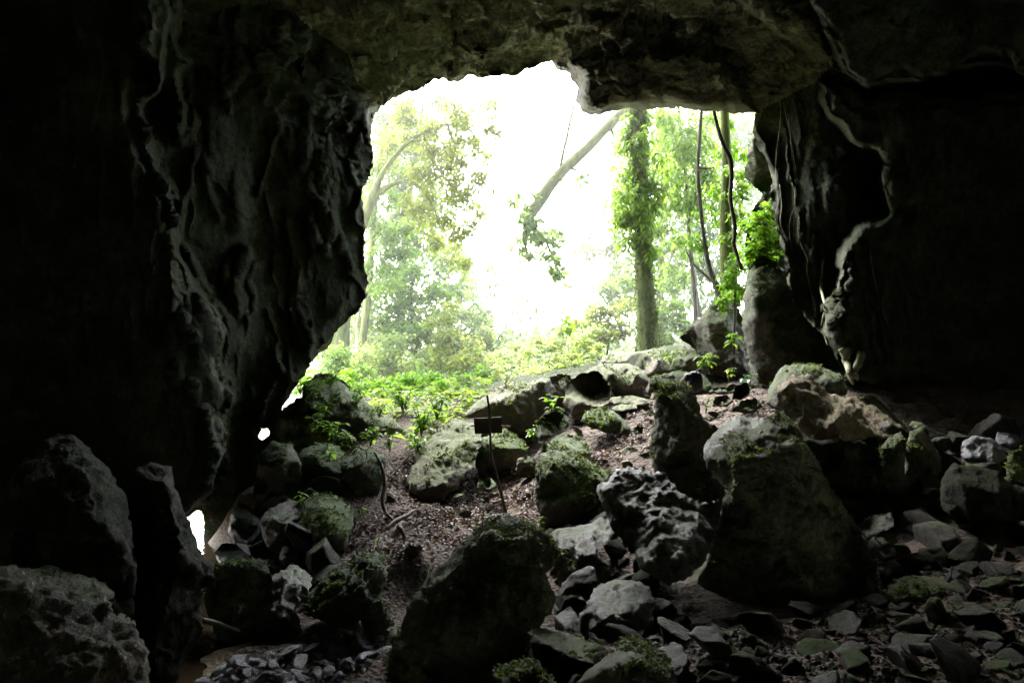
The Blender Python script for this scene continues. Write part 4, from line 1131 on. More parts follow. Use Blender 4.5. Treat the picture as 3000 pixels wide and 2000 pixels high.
L(c, b.inputs['Base Color'])
hh = nd(t, 'ShaderNodeMath', operation='ADD'); L(n2.outputs[0], hh.inputs[0]); L(vo.outputs['Distance'], hh.inputs[1])
bp = nd(t, 'ShaderNodeBump', i_Strength=.9, i_Distance=.04); L(hh.outputs[0], bp.inputs['Height']); L(bp.outputs[0], b.inputs['Normal'])
M['earth'] = m
tag(link('ground', mesh_np('ground', np.stack([X, Yg, Zg], -1), GF, m)), kind='structure')

# stream water
m, t, out = nt('stream_water')
b = nd(t, 'ShaderNodeBsdfPrincipled', i_Roughness=.06)
b.inputs['Base Color'].default_value = (.055, .04, .02, 1)
b.inputs['Specular IOR Level'].default_value = .6
wn = nd(t, 'ShaderNodeTexNoise', i_Scale=7.0, i_Detail=3.0)
geo = nd(t, 'ShaderNodeNewGeometry'); t.links.new(geo.outputs['Position'], wn.inputs['Vector'])
bp = nd(t, 'ShaderNodeBump', i_Strength=.25, i_Distance=.03)
t.links.new(wn.outputs[0], bp.inputs['Height']); t.links.new(bp.outputs[0], b.inputs['Normal'])
t.links.new(b.outputs[0], out.inputs[0])
M['water'] = m
wx_, wy_ = np.meshgrid(np.linspace(-7, 0.4, 20), np.linspace(2.2, 12, 26))
wv = np.stack([wx_.ravel(), wy_.ravel(), np.full(wx_.size, -.56)], -1)
q = np.arange(19 * 25); qi = (q // 19) * 20 + q % 19
tag(link('stream_water', mesh_np('stream_water', wv, np.stack([qi, qi + 1, qi + 21, qi + 20], -1), m)), kind='structure')


# ------------------------------------------------------------------ the sign on its stick
base = P(1482, 1500, 10.0)
sg = empty('signpost', base)
tag(sg, 'crooked thin stick carrying a small dark blank board on the path', 'sign')
bf = Buf()
st = [(1427, 1158), (1432, 1190), (1434, 1225), (1437, 1300), (1440, 1338), (1450, 1372), (1458, 1405), (1470, 1452), (1483, 1506)]
bf.tube([P(a, c, 9.98 - (.0 if c > 1215 else .0)) - base for a, c in st], [.013, .015, .016, .016, .017, .015, .017, .02, .022], 8, .12)
bf.build('post', M['darkbark'], sg)
bf = Buf()
c0 = [P(1388, 1225, 10.05), P(1470, 1221, 10.05), P(1471, 1268, 10.05), P(1391, 1271, 10.05)]
n = 10
V, F = [], []
for s in (0, 1):
    for j in range(n + 1):
        for i in range(n + 1):
            u, v = i / n, j / n
            p = (c0[0] * (1 - u) + c0[1] * u) * (1 - v) + (c0[3] * (1 - u) + c0[2] * u) * v
            e = .006 * perlin(np.array([[u * 6, v * 6, 2.2]]))[0]
            p = p + np.array([e if i in (0, n) else 0, .022 * s + .004 * math.sin(u * 5), e if j in (0, n) else 0])
            V.append(p - base)
o2 = (n + 1) ** 2
for j in range(n):
    for i in range(n):
        a = j * (n + 1) + i
        F.append([a, a + n + 1, a + n + 2, a + 1])
        F.append([o2 + a, o2 + a + 1, o2 + a + n + 2, o2 + a + n + 1])
for i in range(n):
    a = i; F.append([a, a + 1, o2 + a + 1, o2 + a])
    a = n * (n + 1) + i; F.append([a + 1, a, o2 + a, o2 + a + 1])
    a = i * (n + 1); F.append([a + n + 1, a, o2 + a, o2 + a + n + 1])
    a = i * (n + 1) + n; F.append([a, a + n + 1, o2 + a + n + 1, o2 + a])
bf.add(np.array(V), F)
bf.build('board', M['board'], sg, smooth=False)
bf = Buf()
bf.tube([P(1380, 1247, 10.1) - base, P(1430, 1247, 10.1) - base, P(1497, 1249, 10.1) - base], [.012, .013, .012], 6, .1)
bf.build('batten', M['wood'], sg)

# ------------------------------------------------------------------ sticks, roots, vine
def stick(name, label, pts, rad, mat='wood', cat='branch', rough=.15, group=None):
    bb = Buf()
    w = np.array([P(*p) for p in pts])
    bb.tube(w, rad, 8, rough, len(label))
    o = bb.build(name, M[mat], None, w[-1])
    return tag(o, label, cat, group)


def stickz(name, label, pix, Y0, Y1, rad, **k):
    n = len(pix)
    return stick(name, label, [(a, c, Y0 + (Y1 - Y0) * i / (n - 1)) for i, (a, c) in enumerate(pix)], rad, **k)


stickz('root', 'long twisted root hanging from the mossy overhang down to the leaf litter', [(1098, 1325), (1110, 1345), (1122, 1380), (1127, 1425), (1120, 1464), (1130, 1500), (1155, 1524)], 9.4, 8.9, [.014, .018, .022, .024, .024, .022, .014], cat='root')
stickz('branch', 'dark broken branch leaning up to the right above the forked log', [(1132, 1548), (1160, 1525), (1190, 1510), (1218, 1492)], 8.6, 9.1, [.022, .028, .026, .014])
o = stickz('log', 'pale forked log lying at the left edge of the leaf litter', [(1108, 1615), (1135, 1588), (1158, 1558), (1182, 1530)], 8.3, 8.7, [.03, .05, .055, .03], cat='log')
stickz('branch', 'short fork stub beside the pale log', [(1168, 1540), (1178, 1555), (1190, 1590)], 8.55, 8.4, [.03, .026, .018])
stickz('branch', 'thin stick slanting up behind the twisted root', [(1140, 1400), (1175, 1362), (1215, 1315)], 9.5, 9.9, [.009, .011, .008])
stickz('branch', 'thin arched twig on the mossy overhang, right of the two-leaf plant', [(1005, 1340), (1020, 1320), (1045, 1308), (1072, 1322), (1074, 1345)], 9.5, 9.6, [.008, .009, .009, .008, .006], mat='root')
stickz('branch', 'grey twig lying across the mossy overhang', [(1000, 1342), (1030, 1318), (1065, 1296)], 9.45, 9.6, [.009, .01, .006], mat='root')
stickz('branch', 'straight twig standing at the lower edge of the leaf litter', [(1262, 1645), (1252, 1690), (1246, 1735)], 7.3, 7.0, [.005, .007, .007], mat='root')
stickz('log', 'mossy pole jutting right from the column at the lower left', [(590, 1815), (640, 1828), (702, 1850)], 6.1, 6.3, [.022, .024, .014], mat='root', cat='log')
stickz('branch', 'thin twig lying along the ridge of the honeycombed rock', [(945, 1730), (985, 1680), (1040, 1650), (1065, 1640)], 6.9, 7.2, [.012, .014, .016, .01], mat='root')
stickz('root', 'mossy root running down the left flank of the black centre boulder', [(1420, 1530), (1370, 1585), (1320, 1640), (1275, 1690), (1250, 1730)], 6.15, 5.75, [.008, .014, .016, .014, .008], mat='root', cat='root')
stickz('root', 'second root on the left flank of the black centre boulder', [(1450, 1515), (1400, 1600), (1360, 1640), (1310, 1690)], 5.9, 5.45, [.006, .01, .01, .006], mat='darkbark', cat='root')
stickz('vine', 'dark crooked vine hanging from the rim at the right of the cave mouth', [(2090, 318), (2096, 345), (2108, 390), (2122, 430), (2140, 468), (2143, 520), (2140, 582), (2150, 640), (2153, 680), (2150, 715), (2160, 750), (2173, 790)], 13.0, 13.4, [.026, .03, .032, .036, .044, .038, .034, .036, .038, .034, .03, .026], mat='darkbark', cat='vine')
HR = [
    ([(2283, 293), (2287, 340), (2273, 478), (2276, 542), (2281, 590), (2270, 638), (2290, 680), (2308, 708)], 'leftmost of the pale roots hanging on the right wall'),
    ([(2295, 300), (2305, 350), (2315, 395), (2317, 440), (2327, 504)], 'pale root hanging on the right wall, second from the mouth'),
    ([(2284, 540), (2290, 600), (2286, 650), (2300, 690), (2312, 700)], 'short lower pale root just right of the mouth edge'),
    ([(2321, 536), (2329, 570), (2327, 606), (2315, 640), (2314, 690), (2321, 733)], 'kinked pale root low on the right wall'),
    ([(2340, 638), (2338, 680), (2346, 714), (2365, 760), (2364, 791), (2375, 850), (2391, 912)], 'long lower root reaching down the right wall'),
    ([(2308, 330), (2318, 420), (2332, 500)], 'fine straight root on the dark right wall'),
    ([(2545, 700), (2556, 790), (2580, 890), (2600, 950)], 'thin root right of the draperies on the right wall'),
    ([(2412, 760), (2405, 840), (2418, 900), (2408, 950), (2425, 1010)], 'thick pale root beside the lower drapery'),
    ([(2470, 1020), (2482, 1060), (2492, 1100), (2499, 1124)], 'mossy tapering root tip hanging over the dark rounded boulder'),
    ([(2524, 1035), (2512, 1070), (2505, 1095), (2512, 1110)], 'short curled root beside the mossy root tip'),
    ([(1430, 840), (1430, 850)], None)]
_shV = SV[SV[:, 1] > 1]
_spx, _spy = proj(_shV)


def shell_depth(px, py):
    d = np.hypot(_spx - px, _spy - py)
    k = np.argsort(d)[:6]
    return float(_shV[k, 1].min())


for line, lab in HR:
    if not lab: continue
    n = len(line)
    thick = .024 if 'thick' in lab or 'tip' in lab else .0075
    pts = [(a + 2 * math.sin(i * 3.1), c, min(shell_depth(a, c), 13.2) - .06) for i, (a, c) in enumerate(line)]
    rad = np.linspace(thick, thick * .55, n) if 'tip' not in lab else np.linspace(.07, .02, n)
    stick('hanging_root', lab, pts, rad, 'root', 'root', .5, 'roots hanging on the right cave wall')

# ------------------------------------------------------------------ the dark bag behind the pointed stone
bp0 = P(2030, 1140, 10.2)
bag = empty('backpack', bp0)
tag(bag, 'small dark navy backpack lying behind the pointed stone', 'backpack')
def blob(c, r, seed, amp=.12, nlat=14, nlon=22):
    th = np.linspace(0, PI, nlat); ph = np.linspace(0, 2 * PI, nlon, endpoint=False)
    T, Ph = np.meshgrid(th, ph, indexing='ij')
    d = np.stack([np.sin(T) * np.cos(Ph), np.sin(T) * np.sin(Ph), np.cos(T)], -1).reshape(-1, 3)
    k = 1 + amp * fbm(d * 2 + seed, 3)
    sg_ = np.sign(d) * np.abs(d) ** .8
    V = c + sg_ * np.asarray(r) * k[:, None]
    F = []
    for i in range(nlat - 1):
        for j in range(nlon):
            a = i * nlon + j; b_ = i * nlon + (j + 1) % nlon
            F.append([a, a + nlon, b_ + nlon, b_])
    return V, F


bb = Buf(); bb.add(*blob(P(2036, 1118, 10.2) - bp0, (.10, .09, .14), 3)); bb.build('body', M['bag'], bag)
bb = Buf(); bb.add(*blob(P(2016, 1106, 10.1) - bp0, (.055, .06, .055), 8)); bb.build('pocket', M['bag'], bag)
bb = Buf(); bb.tube([P(a, c, 10.15) - bp0 for a, c in [(2037, 1096), (2044, 1084), (2054, 1080), (2064, 1090), (2071, 1110)]], [.008] * 5, 6); bb.build('strap', M['strap'], bag)
bb = Buf(); bb.tube([P(a, c, 10.05) - bp0 for a, c in [(1993, 1116), (2000, 1110), (2006, 1106)]], [.009, .010, .008], 6); bb.build('cord', M['skinpink'], bag)

def foliage(name, V, F, mat, parent, loc):
    me = mesh_np(name, V, F, mat, False, None if parent is not None else loc)
    return link(name, me, parent, None if parent is not None else loc)


def clump_pts(c, r, n, rg, flat=.75):
    p = rg.normal(0, .5, (n, 3))
    p *= np.array([r, r, r * flat])
    return c + p


def tree(name, label, cat, trunk, trad, clumps, leafmat, barkmat='bark', size=.14, dens=1.0, droop=.4, aspect=2.4, limbs=(), group=None, hang=0.0):
    """trunk: list of (px,py,Y); clumps: list of (px,py,Y,rpx); all become real positions"""
    rg = np.random.default_rng(sum(map(ord, label)))
    w = np.array([P(*p) for p in trunk])
    root = empty(name, w[0]); tag(root, label, cat, group)
    bb = Buf(); bb.tube(w - w[0], trad, 10, .12, len(label)); bb.build('trunk' if cat == 'tree' else 'stem', M[barkmat], root)
    for lp, lr in limbs:
        q = np.array([P(*p) for p in lp]) - w[0]
        bb = Buf(); bb.tube(q, lr, 7, .12, len(lp)); bb.build('limb', M[barkmat], root)
    pts = []
    for c in clumps:
        px, py, Yc, rp = c[:4]
        r = rp * Yc / FOC
        cc = P(px, py, Yc)
        ns = max(3, int(rp / 9))
        n = int(dens * (r / size) ** 2 * 105)
        # sub clumps make light and dark groups and gaps
        sub = cc + rg.normal(0, .62, (ns, 3)) * np.array([r, r, r * .85])
        k = rg.integers(0, ns, n)
        p = sub[k] + rg.normal(0, .42, (n, 3)) * r * np.array([1, 1, .7])
        if hang:
            p[:, 2] -= np.abs(rg.normal(0, hang, n)) * r * (rg.random(ns)[k])
        pts.append(p)
        if r > .25 and cat == 'tree':
            j = np.argmin(np.linalg.norm(w - cc, axis=1))
            for s_ in sub[:2]:
                mid = (w[j] * .45 + s_ * .55) + rg.normal(0, .1, 3) * r
                tw = Buf(); tw.tube([mid - w[0], (mid + s_) / 2 - w[0] + rg.normal(0, .06, 3), s_ - w[0]], [.02, .014, .006], 5); tw.build('twig', M[barkmat], root)
    p = np.vstack(pts)
    V, F = leaves(p, size, rg, droop, aspect)
    foliage('crown' if cat == 'tree' else 'foliage', V - w[0], F, M[leafmat], root, None)
    return root


# big mossy trunk and the trees at the right of the mouth
tree('tree', 'thick straight mossy tree trunk outside, wrapped in a leafy climber', 'tree',
     [(1903, 1060, 17), (1898, 960, 17), (1888, 800, 17), (1880, 640, 17), (1874, 480, 17), (1866, 320, 17), (1862, 150, 17)], [.30, .235, .20, .185, .19, .20, .2],
     [(1850, 420, 16.8, 36), (1868, 370, 16.8, 28), (1862, 480, 16.8, 42), (1848, 560, 16.7, 48), (1885, 610, 16.7, 44), (1830, 620, 16.8, 36), (1900, 540, 16.9, 40), (1865, 690, 16.8, 32), (1910, 740, 16.9, 25), (1890, 330, 16.8, 24)],
     'leaf_mid', 'bark', .17, 1.3, .9, 3.2, group=None, hang=.8)
tree('tree', 'leafy tree with long drooping leaves between the mossy trunk and the vine', 'tree',
     [(2040, 1060, 18.5), (2036, 880, 18.5), (2020, 700, 18.5), (2010, 520, 18.5), (1990, 350, 18.5), (1980, 200, 18.5)], [.07, .06, .05, .045, .04, .03],
     [(1960, 360, 18.2, 42), (2010, 350, 18, 48), (1985, 420, 18, 52), (2050, 400, 18, 44), (1950, 480, 18.3, 42), (2000, 500, 18.2, 54), (2070, 470, 18, 42), (1955, 570, 18.3, 46), (2020, 590, 18, 44), (2080, 560, 18, 38), (1985, 650, 18.4, 34), (2060, 340, 18, 32), (1940, 640, 18.4, 34)],
     'leaf_mid', 'darkbark', .2, .85, 1.0, 3.6, limbs=[([(2015, 600, 18.5), (1980, 560, 18.4), (1950, 500, 18.4)], [.03, .022, .012])], hang=.8)
tree('tree', 'slim dark bent trunk with a side branch behind the vine', 'tree',
     [(2112, 870, 16.2), (2098, 835, 16.2), (2078, 780, 16.2), (2066, 720, 16.2), (2056, 640, 16.2), (2050, 580, 16.2), (2045, 490, 16.2), (2050, 400, 16.2), (2060, 250, 16.2)], [.10, .075, .055, .05, .045, .045, .04, .04, .03],
     [(2090, 620, 16.3, 30), (2110, 540, 16.3, 28), (2030, 700, 16.4, 24), (2090, 720, 16.3, 25), (2110, 440, 16.2, 30), (2170, 440, 16.0, 28), (2120, 360, 16.2, 24)],
     'leaf_bright', 'darkbark', .17, .8, 1.0, 3.4, limbs=[([(2045, 492, 16.2), (2070, 494, 16.1), (2092, 492, 16.1)], [.035, .025, .012]), ([(2098, 835, 16.2), (2060, 800, 16.3), (2030, 770, 16.3), (2010, 735, 16.3)], [.04, .03, .022, .012])], hang=.6)
tree('tree', 'thin crooked trunk left of the slim dark one', 'tree',
     [(2052, 930, 20), (2040, 860, 20), (2030, 780, 20), (2020, 690, 20), (2026, 640, 20), (2030, 560, 20)], [.075, .055, .05, .04, .035, .02],
     [(2000, 730, 20, 30), (1970, 800, 20, 34), (1965, 720, 20, 28), (2010, 820, 20, 20)], 'leaf_mid', 'bark', .17, .6, .8, 3.0)
tree('tree', 'shaded mossy trunk right of the vine beside the rock pillar', 'tree',
     [(2140, 900, 15.6), (2132, 760, 15.6), (2126, 640, 15.6), (2130, 500, 15.6), (2122, 330, 15.6), (2120, 220, 15.6)], [.2, .16, .13, .11, .09, .08],
     [(2150, 500, 15.2, 26), (2170, 560, 15.2, 24), (2130, 690, 15.4, 26), (2165, 640, 15.1, 22), (2150, 850, 14.9, 24), (2120, 600, 15.6, 28)], 'leaf_mid', 'bark', .14, .9, .8, 2.6)
_tr = [o for o in SC.objects if o.name.startswith('tree')][0]
_tk = [c for c in _tr.children if c.name.startswith('trunk')][0]
_nv = len(_tk.data.vertices); _co = np.empty(_nv * 3, np.float32); _tk.data.vertices.foreach_get('co', _co); _co = _co.reshape(-1, 3)
rg = np.random.default_rng(8)
_a = rg.integers(0, _nv - 14, 5200); _w = rg.random((5200, 1))
_p = _co[_a] * _w + _co[_a + 10] * (1 - _w) + rg.normal(0, .02, (5200, 3))
_V, _F = leaves(_p, .07, rg, 1.0, 2.0)
tag(foliage('moss', _V, _F, M['moss'], _tr, None), kind='stuff')
# limb swooping down into the gap
tree('tree', 'pale leaning limb swooping down across the white sky gap', 'tree',
     [(2330, 1080, 20), (2330, 700, 20), (2300, 300, 20), (2200, 60, 20), (2000, 170, 19.7), (1880, 280, 19.5), (1790, 362, 19.3), (1730, 425, 19.3), (1660, 490, 19.3), (1610, 545, 19.3), (1575, 600, 19.3), (1545, 650, 19.3), (1536, 700, 19.3), (1548, 750, 19.3)], [.4, .34, .3, .25, .2, .13, .12, .125, .14, .15, .15, .11, .05, .015],
     [(1540, 640, 19.3, 24), (1515, 568, 19.3, 18), (1535, 700, 19.3, 24), (1552, 750, 19.3, 22), (1705, 520, 19.3, 16), (1560, 600, 19.3, 18), (1590, 690, 19.3, 26), (1612, 720, 19.3, 36), (1620, 760, 19.3, 26), (1570, 660, 19.3, 24), (1640, 800, 19.5, 24), (1580, 580, 19.3, 14), (1630, 520, 19.3, 12)],
     'leaf_mid', 'bark', .2, .8, .6, 2.2, limbs=[([(1548, 645, 19.3), (1572, 675, 19.3), (1600, 710, 19.3), (1618, 750, 19.3), (1640, 800, 19.5)], [.07, .05, .035, .025, .01]), ([(1575, 600, 19.3), (1560, 570, 19.3), (1530, 560, 19.3), (1500, 575, 19.3)], [.05, .03, .02, .008]), ([(1660, 490, 19.3), (1690, 500, 19.3), (1720, 530, 19.3)], [.05, .025, .008]), ([(1640, 500, 19.3), (1652, 440, 19.3), (1668, 370, 19.3), (1680, 310, 19.3)], [.05, .04, .03, .02]), ([(1790, 370, 19.3), (1796, 400, 19.3), (1792, 425, 19.3)], [.04, .03, .015])])
tree('tree', 'feathery treetop sprig just below the hanging ceiling block', 'tree', [(1640, 560, 27), (1660, 440, 27), (1670, 350, 27), (1690, 300, 27)], [.03, .03, .025, .02],
     [(1668, 360, 27, 18), (1685, 330, 27, 16), (1655, 395, 27, 13), (1690, 300, 27, 14)], 'leaf_pale', 'palebark', .2, .8)
# left tree with mossy drooping limbs
tree('tree', 'tree at the left of the mouth with dark limbs and olive drooping foliage', 'tree',
     [(985, 1100, 19), (1000, 900, 19), (1040, 700, 19), (1085, 590, 19), (1125, 500, 19), (1185, 428, 19), (1240, 390, 19), (1310, 365, 19), (1380, 385, 19), (1410, 450, 19)], [.30, .26, .2, .13, .065, .05, .04, .035, .03, .015],
     [(1330, 335, 19, 42), (1280, 370, 19, 38), (1370, 350, 19, 36), (1400, 420, 19, 30), (1405, 500, 19, 26), (1410, 540, 19, 20), (1345, 420, 19, 38), (1250, 430, 19, 40), (1200, 350, 19.5, 34), (1170, 320, 19.5, 30), (1290, 480, 19, 36), (1350, 500, 19, 34), (1380, 570, 19, 30), (1310, 560, 19, 34), (1250, 560, 19, 30),
      (1220, 500, 19, 32), (1290, 640, 19, 36), (1340, 660, 19, 32), (1250, 620, 19.3, 36), (1330, 700, 19, 20), (1440, 360, 19, 22), (1460, 400, 19, 18), (1150, 400, 19.6, 36), (1110, 440, 19.8, 34), (1440, 300, 19.5, 26), (1400, 620, 19.4, 24), (1220, 290, 19.8, 30), (1430, 460, 19.2, 22), (1360, 760, 19.6, 26), (1280, 720, 19.6, 34), (1190, 580, 19.6, 32)],
     'leaf_olive', 'bark', .12, .6, .8, 2.0, limbs=[([(1085, 590, 19), (1140, 545, 19), (1180, 532, 19), (1205, 536, 19), (1240, 560, 19), (1275, 620, 19), (1310, 690, 19)], [.09, .06, .055, .05, .035, .025, .012]),
       ([(1310, 365, 19), (1330, 420, 19), (1350, 500, 19)], [.04, .035, .015]), ([(1240, 390, 19), (1260, 460, 19), (1300, 520, 19)], [.04, .03, .014])], hang=.9)
tree('tree', 'bright green tree hugging the left rim of the mouth', 'tree', [(1040, 1150, 20.5), (1075, 900, 20.5), (1090, 700, 20.5), (1110, 500, 20.5), (1140, 330, 20.5)], [.12, .1, .08, .06, .03],
     [(1090, 560, 20.5, 36), (1100, 640, 20.5, 40), (1130, 700, 20.5, 40), (1100, 760, 20.4, 40), (1150, 600, 20.5, 34), (1170, 680, 20.6, 34), (1110, 840, 20.4, 44), (1160, 760, 20.5, 38), (1120, 380, 20.5, 36), (1150, 460, 20.5, 36), (1095, 480, 20.5, 34), (1200, 740, 20.6, 28)],
     'leaf_mid', 'bark', .17, .75, .6, 2.6)
tree('tree', 'dark stemmed young tree in the lower left thicket', 'tree', [(1222, 1080, 22), (1214, 1000, 22), (1212, 940, 22), (1200, 860, 22), (1230, 780, 22)], [.16, .14, .10, .06, .03],
     [(1180, 860, 22, 42), (1220, 800, 22, 36), (1240, 890, 22, 40), (1170, 930, 22, 40), (1270, 850, 22, 30), (1150, 800, 22, 38), (1280, 920, 22, 30)], 'leaf_mid', 'darkbark', .19, .8)
tree('tree', 'yellowish thin trunk at the bottom left of the mouth', 'tree', [(1052, 1180, 21), (1050, 1100, 21), (1048, 1000, 21), (1050, 900, 21), (1040, 780, 21)], [.08, .075, .07, .06, .04],
     [(1020, 960, 21.3, 36), (1070, 920, 21.3, 34), (1000, 1020, 21.3, 34), (1090, 1000, 21.4, 30)], 'leaf_pale', 'palebark', .19, .6)
tree('tree', 'tiny distant treetop floating in the white gap', 'tree', [(1545, 1000, 40), (1530, 700, 40), (1505, 500, 40), (1490, 450, 40)], [.02, .02, .02, .015],
     [(1495, 468, 40, 26), (1545, 462, 40, 14), (1470, 480, 40, 14), (1520, 478, 40, 14)], 'leaf_pale', 'palebark', .3, .5)

tree('tree', 'hazy slender tree with hanging foliage at the upper left of the gap', 'tree', [(1170, 1080, 23), (1180, 800, 23), (1200, 560, 23), (1230, 380, 23), (1240, 280, 23)], [.14, .12, .09, .06, .03],
     [(1160, 360, 23, 40), (1210, 300, 23, 36), (1260, 320, 23, 36), (1200, 420, 23, 42), (1150, 500, 23, 44), (1230, 520, 23, 40), (1270, 420, 23, 36), (1190, 620, 23, 40), (1260, 600, 23, 34), (1150, 680, 23, 40), (1230, 700, 23, 36), (1330, 460, 23, 30), (1110, 330, 23, 30), (1310, 270, 23, 22)],
     'leaf_dark', 'bark', .13, .8, .8, 2.2, hang=.9)
tree('tree', 'hazy leafy tree filling the space right of the mossy trunk', 'tree', [(1930, 1060, 23), (1935, 800, 23), (1950, 500, 23), (1940, 300, 23)], [.14, .12, .09, .05],
     [(1940, 340, 23, 36), (1990, 400, 23, 40), (1930, 440, 23, 36), (2090, 380, 23, 40), (2140, 460, 23, 40), (2080, 640, 23, 40), (2150, 380, 23, 30), (1960, 720, 23, 38), (2040, 760, 23, 36), (1930, 800, 23, 34), (2090, 800, 23, 34), (1800, 820, 23, 34), (1790, 700, 23, 30), (1810, 600, 23, 24)],
     'leaf_dark', 'bark', .14, .6, .9, 2.8, hang=.8)
BUSH = [
    ('low ferns along the foot of the wood, left of the yellowish trunk', [(900, 1110, 16, 34), (950, 1120, 15.8, 34), (1000, 1120, 16, 34), (1050, 1130, 16, 34)], 'leaf_bright', .13, .8),
    ('bright grassy bank beyond the ferny ledge', [(1100, 1140, 16, 34), (1150, 1150, 15.6, 36), (1200, 1140, 16, 36)], 'leaf_bright', .12, .8),
    ('sunlit weeds on the crest left of the large boulder behind the sign', [(1250, 1160, 15.2, 30), (1300, 1170, 14.8, 30), (1350, 1150, 15.2, 26), (1290, 1120, 16.5, 30)], 'leaf_bright', .11, .7),
    ('washed out weeds on the crest right of the large boulder', [(1640, 1085, 16.5, 26), (1690, 1070, 16.8, 26), (1740, 1050, 17, 24), (1600, 1095, 16.2, 20)], 'leaf_pale', .11, .7),
    ('ferny bush at the far left foot of the mouth', [(960, 1060, 18, 40), (1010, 1080, 18, 46), (930, 1110, 17.5, 30), (1060, 1100, 18, 40)], 'leaf_mid', .14, 1.0),
    ('pale green thicket below the yellowish trunk', [(1110, 1060, 20, 44), (1160, 1080, 20, 44), (1120, 1000, 20.5, 40), (1190, 1030, 20.5, 40)], 'leaf_pale', .16, 1.0),
    ('bushy undergrowth with dark gaps in the lower left thicket', [(1170, 980, 21, 44), (1120, 920, 21.5, 44), (1230, 980, 21, 44), (1270, 1040, 21, 40), (1060, 860, 22, 34)], 'leaf_mid', .18, .9),
    ('twiggy sunlit shrub at the middle of the mouth', [(1310, 980, 20, 36), (1290, 1060, 19.5, 42), (1340, 1090, 19, 40), (1370, 1040, 19.5, 36), (1300, 920, 20.5, 30)], 'leaf_olive', .13, .7),
    ('bright shrub right behind the sign boulder', [(1340, 1130, 16.5, 34), (1290, 1150, 16, 36), (1400, 1110, 17, 34), (1240, 1120, 17, 40)], 'leaf_bright', .13, 1.0),
    ('whitish sunlit bush in the centre of the mouth', [(1420, 1050, 21, 40), (1470, 1080, 21, 40), (1520, 1090, 20, 36), (1440, 990, 22, 30), (1500, 1020, 22, 30)], 'leaf_pale', .15, .8),
    ('pale spiky bush left of the mossy trunk', [(1640, 1040, 19, 40), (1600, 1010, 19.5, 34), (1690, 1020, 19, 40), (1740, 1000, 19, 36), (1680, 970, 20, 34), (1730, 1050, 18, 30), (1580, 1080, 18.5, 30)], 'leaf_pale', .16, 1.0),
    ('brownish shrub against the left side of the mossy trunk', [(1760, 950, 20, 36), (1800, 920, 20, 34), (1820, 980, 19.5, 30), (1720, 920, 21, 34), (1780, 1000, 19, 26)], 'leaf_olive', .15, .8),
    ('soft green bush behind the mossy trunk base', [(1940, 960, 20, 34), (1960, 900, 20.5, 34), (1930, 1000, 19.5, 26), (1985, 960, 20, 28), (1960, 830, 21, 34), (1840, 860, 21.5, 36), (1790, 850, 22, 36)], 'leaf_mid', .17, .9),
    ('leafy spray growing from the rock wall right of the vine', [(2240, 640, 13.6, 34), (2260, 690, 13.5, 34), (2220, 720, 13.5, 28), (2255, 740, 13.5, 26), (2265, 600, 13.7, 20), (2200, 660, 13.8, 20)], 'leaf_bright', .13, 1.0),
    ('pale green saplings between the vine and the leaning rock', [(2130, 830, 14.4, 24), (2160, 800, 14.3, 20), (2170, 860, 14.2, 20), (2120, 880, 14.3, 18), (2150, 760, 14.4, 18)], 'leaf_bright', .12, .9),
    ('scattered thin shrub at mid height in the white gap', [(1440, 830, 26, 34), (1490, 850, 26, 26), (1380, 820, 26, 30), (1420, 780, 26, 22), (1520, 900, 26, 26), (1330, 770, 25, 26)], 'leaf_olive', .17, .32),
    ('light shrub to the left of the white gap', [(1330, 850, 25, 40), (1300, 780, 25, 34), (1350, 930, 24, 36), (1400, 920, 24, 30)], 'leaf_pale', .18, .6),
    ('thin leafy shrub below the leaning limb', [(1700, 760, 26, 34), (1680, 820, 25, 30), (1760, 740, 26, 34), (1720, 690, 26, 22), (1800, 780, 25, 30)], 'leaf_olive', .18, .45),
]
for lab, cl, mt, sz, dn in BUSH:
    c = cl[0]
    px = np.mean([q[0] for q in cl]); Yb = np.mean([q[2] for q in cl])
    x = (px - 1500) / FOC * Yb
    z = float(ground_z(x, Yb)[0])
    _, gpy = proj(np.array([x, Yb, z]))
    py = np.mean([q[1] for q in cl])
    tree('bush', lab, 'bush', [(px, max(float(gpy), py + 20), Yb), (px + 8, py + 20, Yb), (px - 5, py - 10, Yb)], [.03, .025, .012], cl, mt, 'darkbark', sz, dn * 1.15, .35, 2.2)

# far off woods: one pale mass nobody could count
rg = np.random.default_rng(77)
n = 60000
side_ = rg.random(n)
fxp = np.where(side_ < .42, 880 + 560 * rg.random(n) ** 1.1, np.where(side_ < .8, 1790 + 480 * rg.random(n), rg.uniform(1300, 1800, n)))
fyp = np.where(side_ < .42, 1100 - 780 * rg.random(n) ** 1.15 * np.clip((1480 - fxp) / 260, .25, 1), np.where(side_ < .8, 1060 - 760 * rg.random(n), 1085 - np.abs(rg.normal(0, 60, n))))
fY = rg.uniform(22, 34, n)
kk = fbm(np.stack([fxp / 60, fyp / 60, fY / 9], -1), 3) > -.2
fxp, fyp, fY = fxp[kk], fyp[kk], fY[kk]
pts = P(fxp, fyp, fY)
V, F = leaves(pts, .24, rg, .5, 2.2)
tag(foliage('distant_wood', V, F, M['leaf_dark'], None, np.array([0, 45, 2.0])), 'pale far-off wood seen through the cave mouth', 'wood', kind='stuff')


